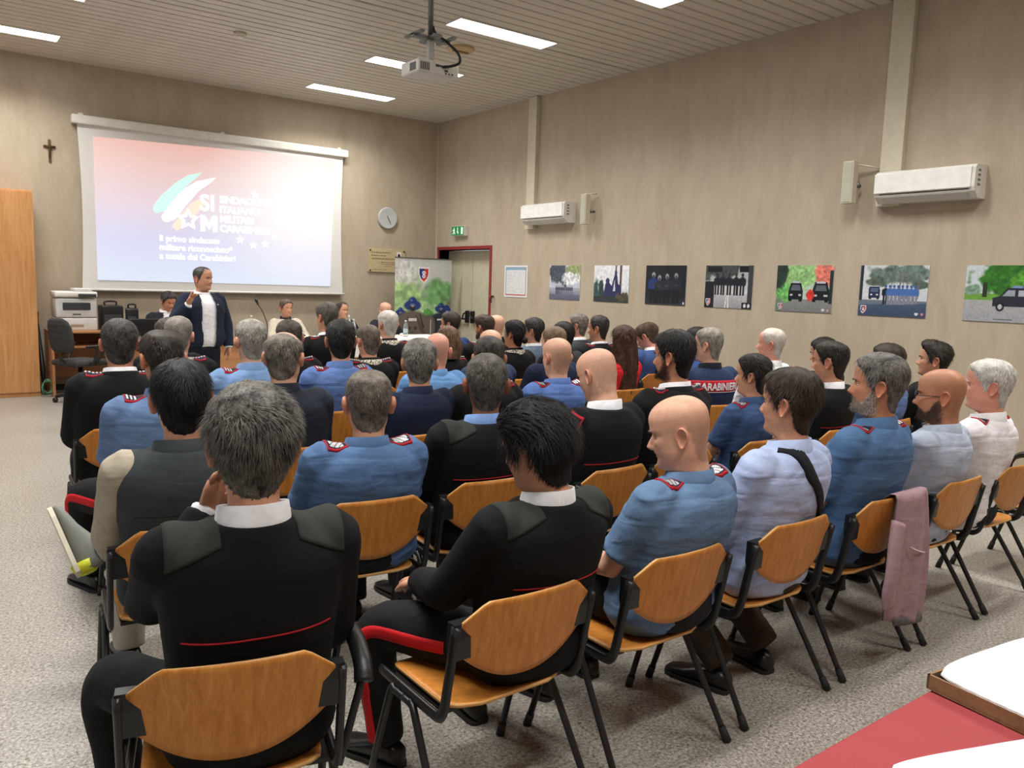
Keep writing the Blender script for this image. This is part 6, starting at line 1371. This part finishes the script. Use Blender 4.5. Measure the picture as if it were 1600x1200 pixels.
E6 = seat('tunic man before the door', (5.01, 7.20, 1.37), cp=(4.97, None), label='man with dark hair, short beard and black tunic in front of the door', head=(14, 6, 0), hair='crown', hcol=(40, 32, 26), hgrey=(84, 70, 58), skin='tan', near=1, outfit='jacket', col=BLK, extra=('star_epaulettes',), beard=(60, 50, 42))
E8 = seat('man in grey-blue suit with glasses', (5.55, 7.00, 1.34), cp=(5.57, None), label='dark-haired man with glasses in grey-blue suit, in profile', head=(28, 0, 0), hair='short', hlen=.9, hcol=(26, 25, 24), hgrey=(64, 60, 58), skin='mid', near=1, outfit='suit', col=(92, 108, 124), glasses=True)
F7 = seat('man in charcoal suit', (6.38, 7.20, 1.38), 'grey-haired man in charcoal suit by the statue poster', head=(22, 2, 0), hair='short', hlen=.8, hcol=(84, 78, 72), hgrey=(138, 130, 122), skin='pink', near=1, outfit='suit', col=(58, 62, 66), jaw=1.1)
F8 = seat('man farthest along the wall', (7.25, 6.90, 1.285), 'brown-haired man farthest along the poster wall, mostly hidden', head=(10, 6, 0), hair='short', hcol=(70, 58, 48), hgrey=(110, 96, 82), skin='fair', near=0, outfit='suit', col=(60, 62, 70))
F5 = seat('navy suit man with glasses', (5.16, 8.10, 1.351), 'man with glasses and dark hair in navy suit beside the banner', head=(34, 0, 0), hair='short', hcol=(30, 26, 24), hgrey=(70, 60, 54), skin='mid', near=1, outfit='suit', col=(38, 54, 98), glasses=True)
F6 = seat('bald man before the door', (5.82, 8.10, 1.32), 'bald man in dark clothes half hidden in front of the double door', head=(14, 4, 0), hair='bald', hcol=(120, 100, 84), skin='fair', near=0, outfit='jacket', col=BLK)
# speaker and panel
SPK = person('standing man in navy suit and open white shirt, raising his right hand', (2.64, 9.25, 1.795), body=190, head=(24, 2, 0), hair='receding', hlen=.5, hcol=(50, 48, 48), hgrey=(96, 92, 90), skin='mid', near=2, outfit='suit', col=(34, 40, 58), col2=(238, 238, 242), girth=1.16, lean=0.0, bow=.02, pose=('hang', 'point'), standing=True, trousers=(26, 29, 40), S=1.0, HS=1.04, extra=('lapel_pin', 'belt'), collar=(240, 240, 244), strands=2500, jaw=1.06)
PN = dict(lean=.06, bow=.03, pose='table', S=1.04, HS=1.04)
P1 = person('panelist in dark suit at the left, looking down', (3.00, 12.1, 1.44), body=185, head=(10, 24, 0), hair='short', hcol=(30, 28, 28), hgrey=(80, 76, 74), skin='mid', near=1, outfit='suit', col=(34, 40, 46), **PN)
P2 = person('panelist in cream jacket and dark shirt behind the table', (4.70, 12.1, 1.365), body=188, head=(0, 4, 0), hair='short', hlen=.7, hcol=(74, 62, 52), hgrey=(120, 106, 92), skin='mid', near=1, outfit='suit', col=(206, 196, 178), col2=(40, 42, 56), collar=(40, 42, 56), **PN)
P3 = person('panelist in black suit and white shirt, third from the left', (5.63, 12.1, 1.335), body=190, head=(4, 2, 0), hair='receding', hcol=(44, 38, 34), hgrey=(84, 76, 68), skin='mid', near=1, outfit='suit', col=(28, 30, 36), **PN)
P4 = person('bald panelist in dark suit beside the banner', (6.34, 11.95, 1.34), body=192, head=(2, 6, 0), hair='bald', hcol=(70, 60, 54), skin='fair', near=1, outfit='suit', col=(34, 36, 42), **PN)
for q in (P1, P2, P3, P4):
    r = q.root.location; b = q.root.rotation_euler.z
    put_chair(r.x + math.sin(b) * -.115, r.y + math.cos(b) * .115, math.degrees(b), 'plywood chair behind the head table, seat of the ' + {P1: 'man looking down', P2: 'cream-jacket panelist', P3: 'black-suit panelist', P4: 'bald panelist'}[q])
finish_all()

# crossed-leg sneaker of the vest man
W_SNK = plain('sneaker_grey', (120, 122, 116), .7); W_SOLE = plain('sneaker_sole', (214, 206, 186), .7); W_LIME = plain('lime_mesh', (206, 208, 40), .6)
P, R, ft, lg = B1.LG[1]; e = P[-1]
ty = Vector((-.30, .52, .80)).normalized(); tz = Vector((.95, .05, .2)); tz = (tz - ty * tz.dot(ty)).normalized(); tx = ty.cross(tz)
Ms = Matrix((tx, ty, tz)).transposed().to_4x4(); Ms.translation = Vector(e) + Vector((.0, 0, -.02)) - Ms.to_3x3() @ Vector((0, -.03, .085)) * B1.S
s = shoe(B1, 0, 0, 0, 0, B1.root, Ms, [W_SNK, W_SOLE], 1.3)
V, F = loft(np.array([[(w * math.cos(a), y, .04 + h * math.sin(a)) for a in np.arange(14) * 2 * PI / 14] for y, w, h in ((-.088, .022, .03), (-.07, .036, .044), (-.045, .042, .050))]))
link('heel_counter', mesh('heel_counter', np.array([Ms @ Vector(v) for v in V * B1.S]), F, [W_LIME]), s)

# armrest on the nearest left chair
ch = A1.chairobj
MB().tube(spline([(.258, -.20, .43), (.30, -.17, .55), (.325, -.15, .64), (.33, -.02, .675), (.33, .12, .66), (.32, .17, .60), (.29, .16, .45), (.262, .14, .424)], 6), .011, 9).build('armrest_tube', W_TUBE, ch, True)
MB().tube(spline([(.329, -.17, .635), (.333, -.13, .672), (.334, -.02, .692), (.332, .10, .682), (.330, .15, .65)], 6), [.016, .026], 12, 0, (0, 0, 1)).build('armrest_pad', W_BLACK, ch, True)

# mauve jacket hung over the chair back of the grey-haired officer
r = A5.chairobj.location; nu, nv = 34, 40; P = np.zeros((nv, nu, 3))
for j in range(nv):
    t = j / (nv - 1); s = t * 1.02
    for i in range(nu):
        u = i / (nu - 1); fold = math.sin(u * 15 + t * 2) * .010 + math.sin(u * 7 + 1) * .012
        if s < .12: x = -.04 + u * .27; y = -.235 - .04 * (1 - s / .12) * 0 + (.055 - s * .9) ; z = .70 + s * .95
        elif s < .17: k = (s - .12) / .05; y = -.235 + (.055 - .108) - k * .045; z = .814 + .012 * math.sin(k * PI); x = -.04 + u * .27
        else: k = (s - .17) / .85; y = -.335 - .01 * math.sin(k * 3) + fold * (.3 + k); z = .81 - k * .60 - .05 * k * (u - .5); w = .27 + .08 * math.sin(k * PI * .8); x = .095 + (u - .5) * w + .03 * k
        P[j, i] = (x, y, z)
Vj, Fj, Mj = sheet(P.reshape(-1, 3), nv, nu, .007, np.array([0, -1.0, 0]), None)
jk = empty('hanging_jacket', (r.x, r.y, 0)); tag(jk, 'mauve jacket with grey lining hung over a chair back', 'jacket')
W_MAU = fabric('mauve_cloth', (168, 138, 146), .85, .35); link('body_panel', mesh('body_panel', Vj, Fj, [W_MAU, fabric('grey_lining', (96, 92, 92))], True, Mj), jk)
sl_ = spline([(-.03, -.345, .70), (-.07, -.36, .60), (-.095, -.37, .48), (-.10, -.365, .40), (-.08, -.36, .33)], 6)
MB().tube(sl_, np.array([[.05, .022]] * len(sl_)) * np.linspace(1, .85, len(sl_))[:, None], 14, 0, (1, 0, 0)).build('sleeve', W_MAU, jk, True)
MB().tube([(.00, -.352, .235), (.12, -.352, .21), (.25, -.35, .195)], [.02, .008], 10).build('hem_band', fabric('grey_lining', (96, 92, 92)), jk, True)
MB().tube(spline([(.05, -.366, .58), (.12, -.372, .55), (.19, -.368, .53)], 4), .004, 6).build('pocket_welt', fabric('mauve_light', (206, 180, 182)), jk, True)
# one more chair cut by the right edge of the photo
put_chair(5.58, 2.06, 0, 'empty plywood chair with black frame cut by the right photo edge')
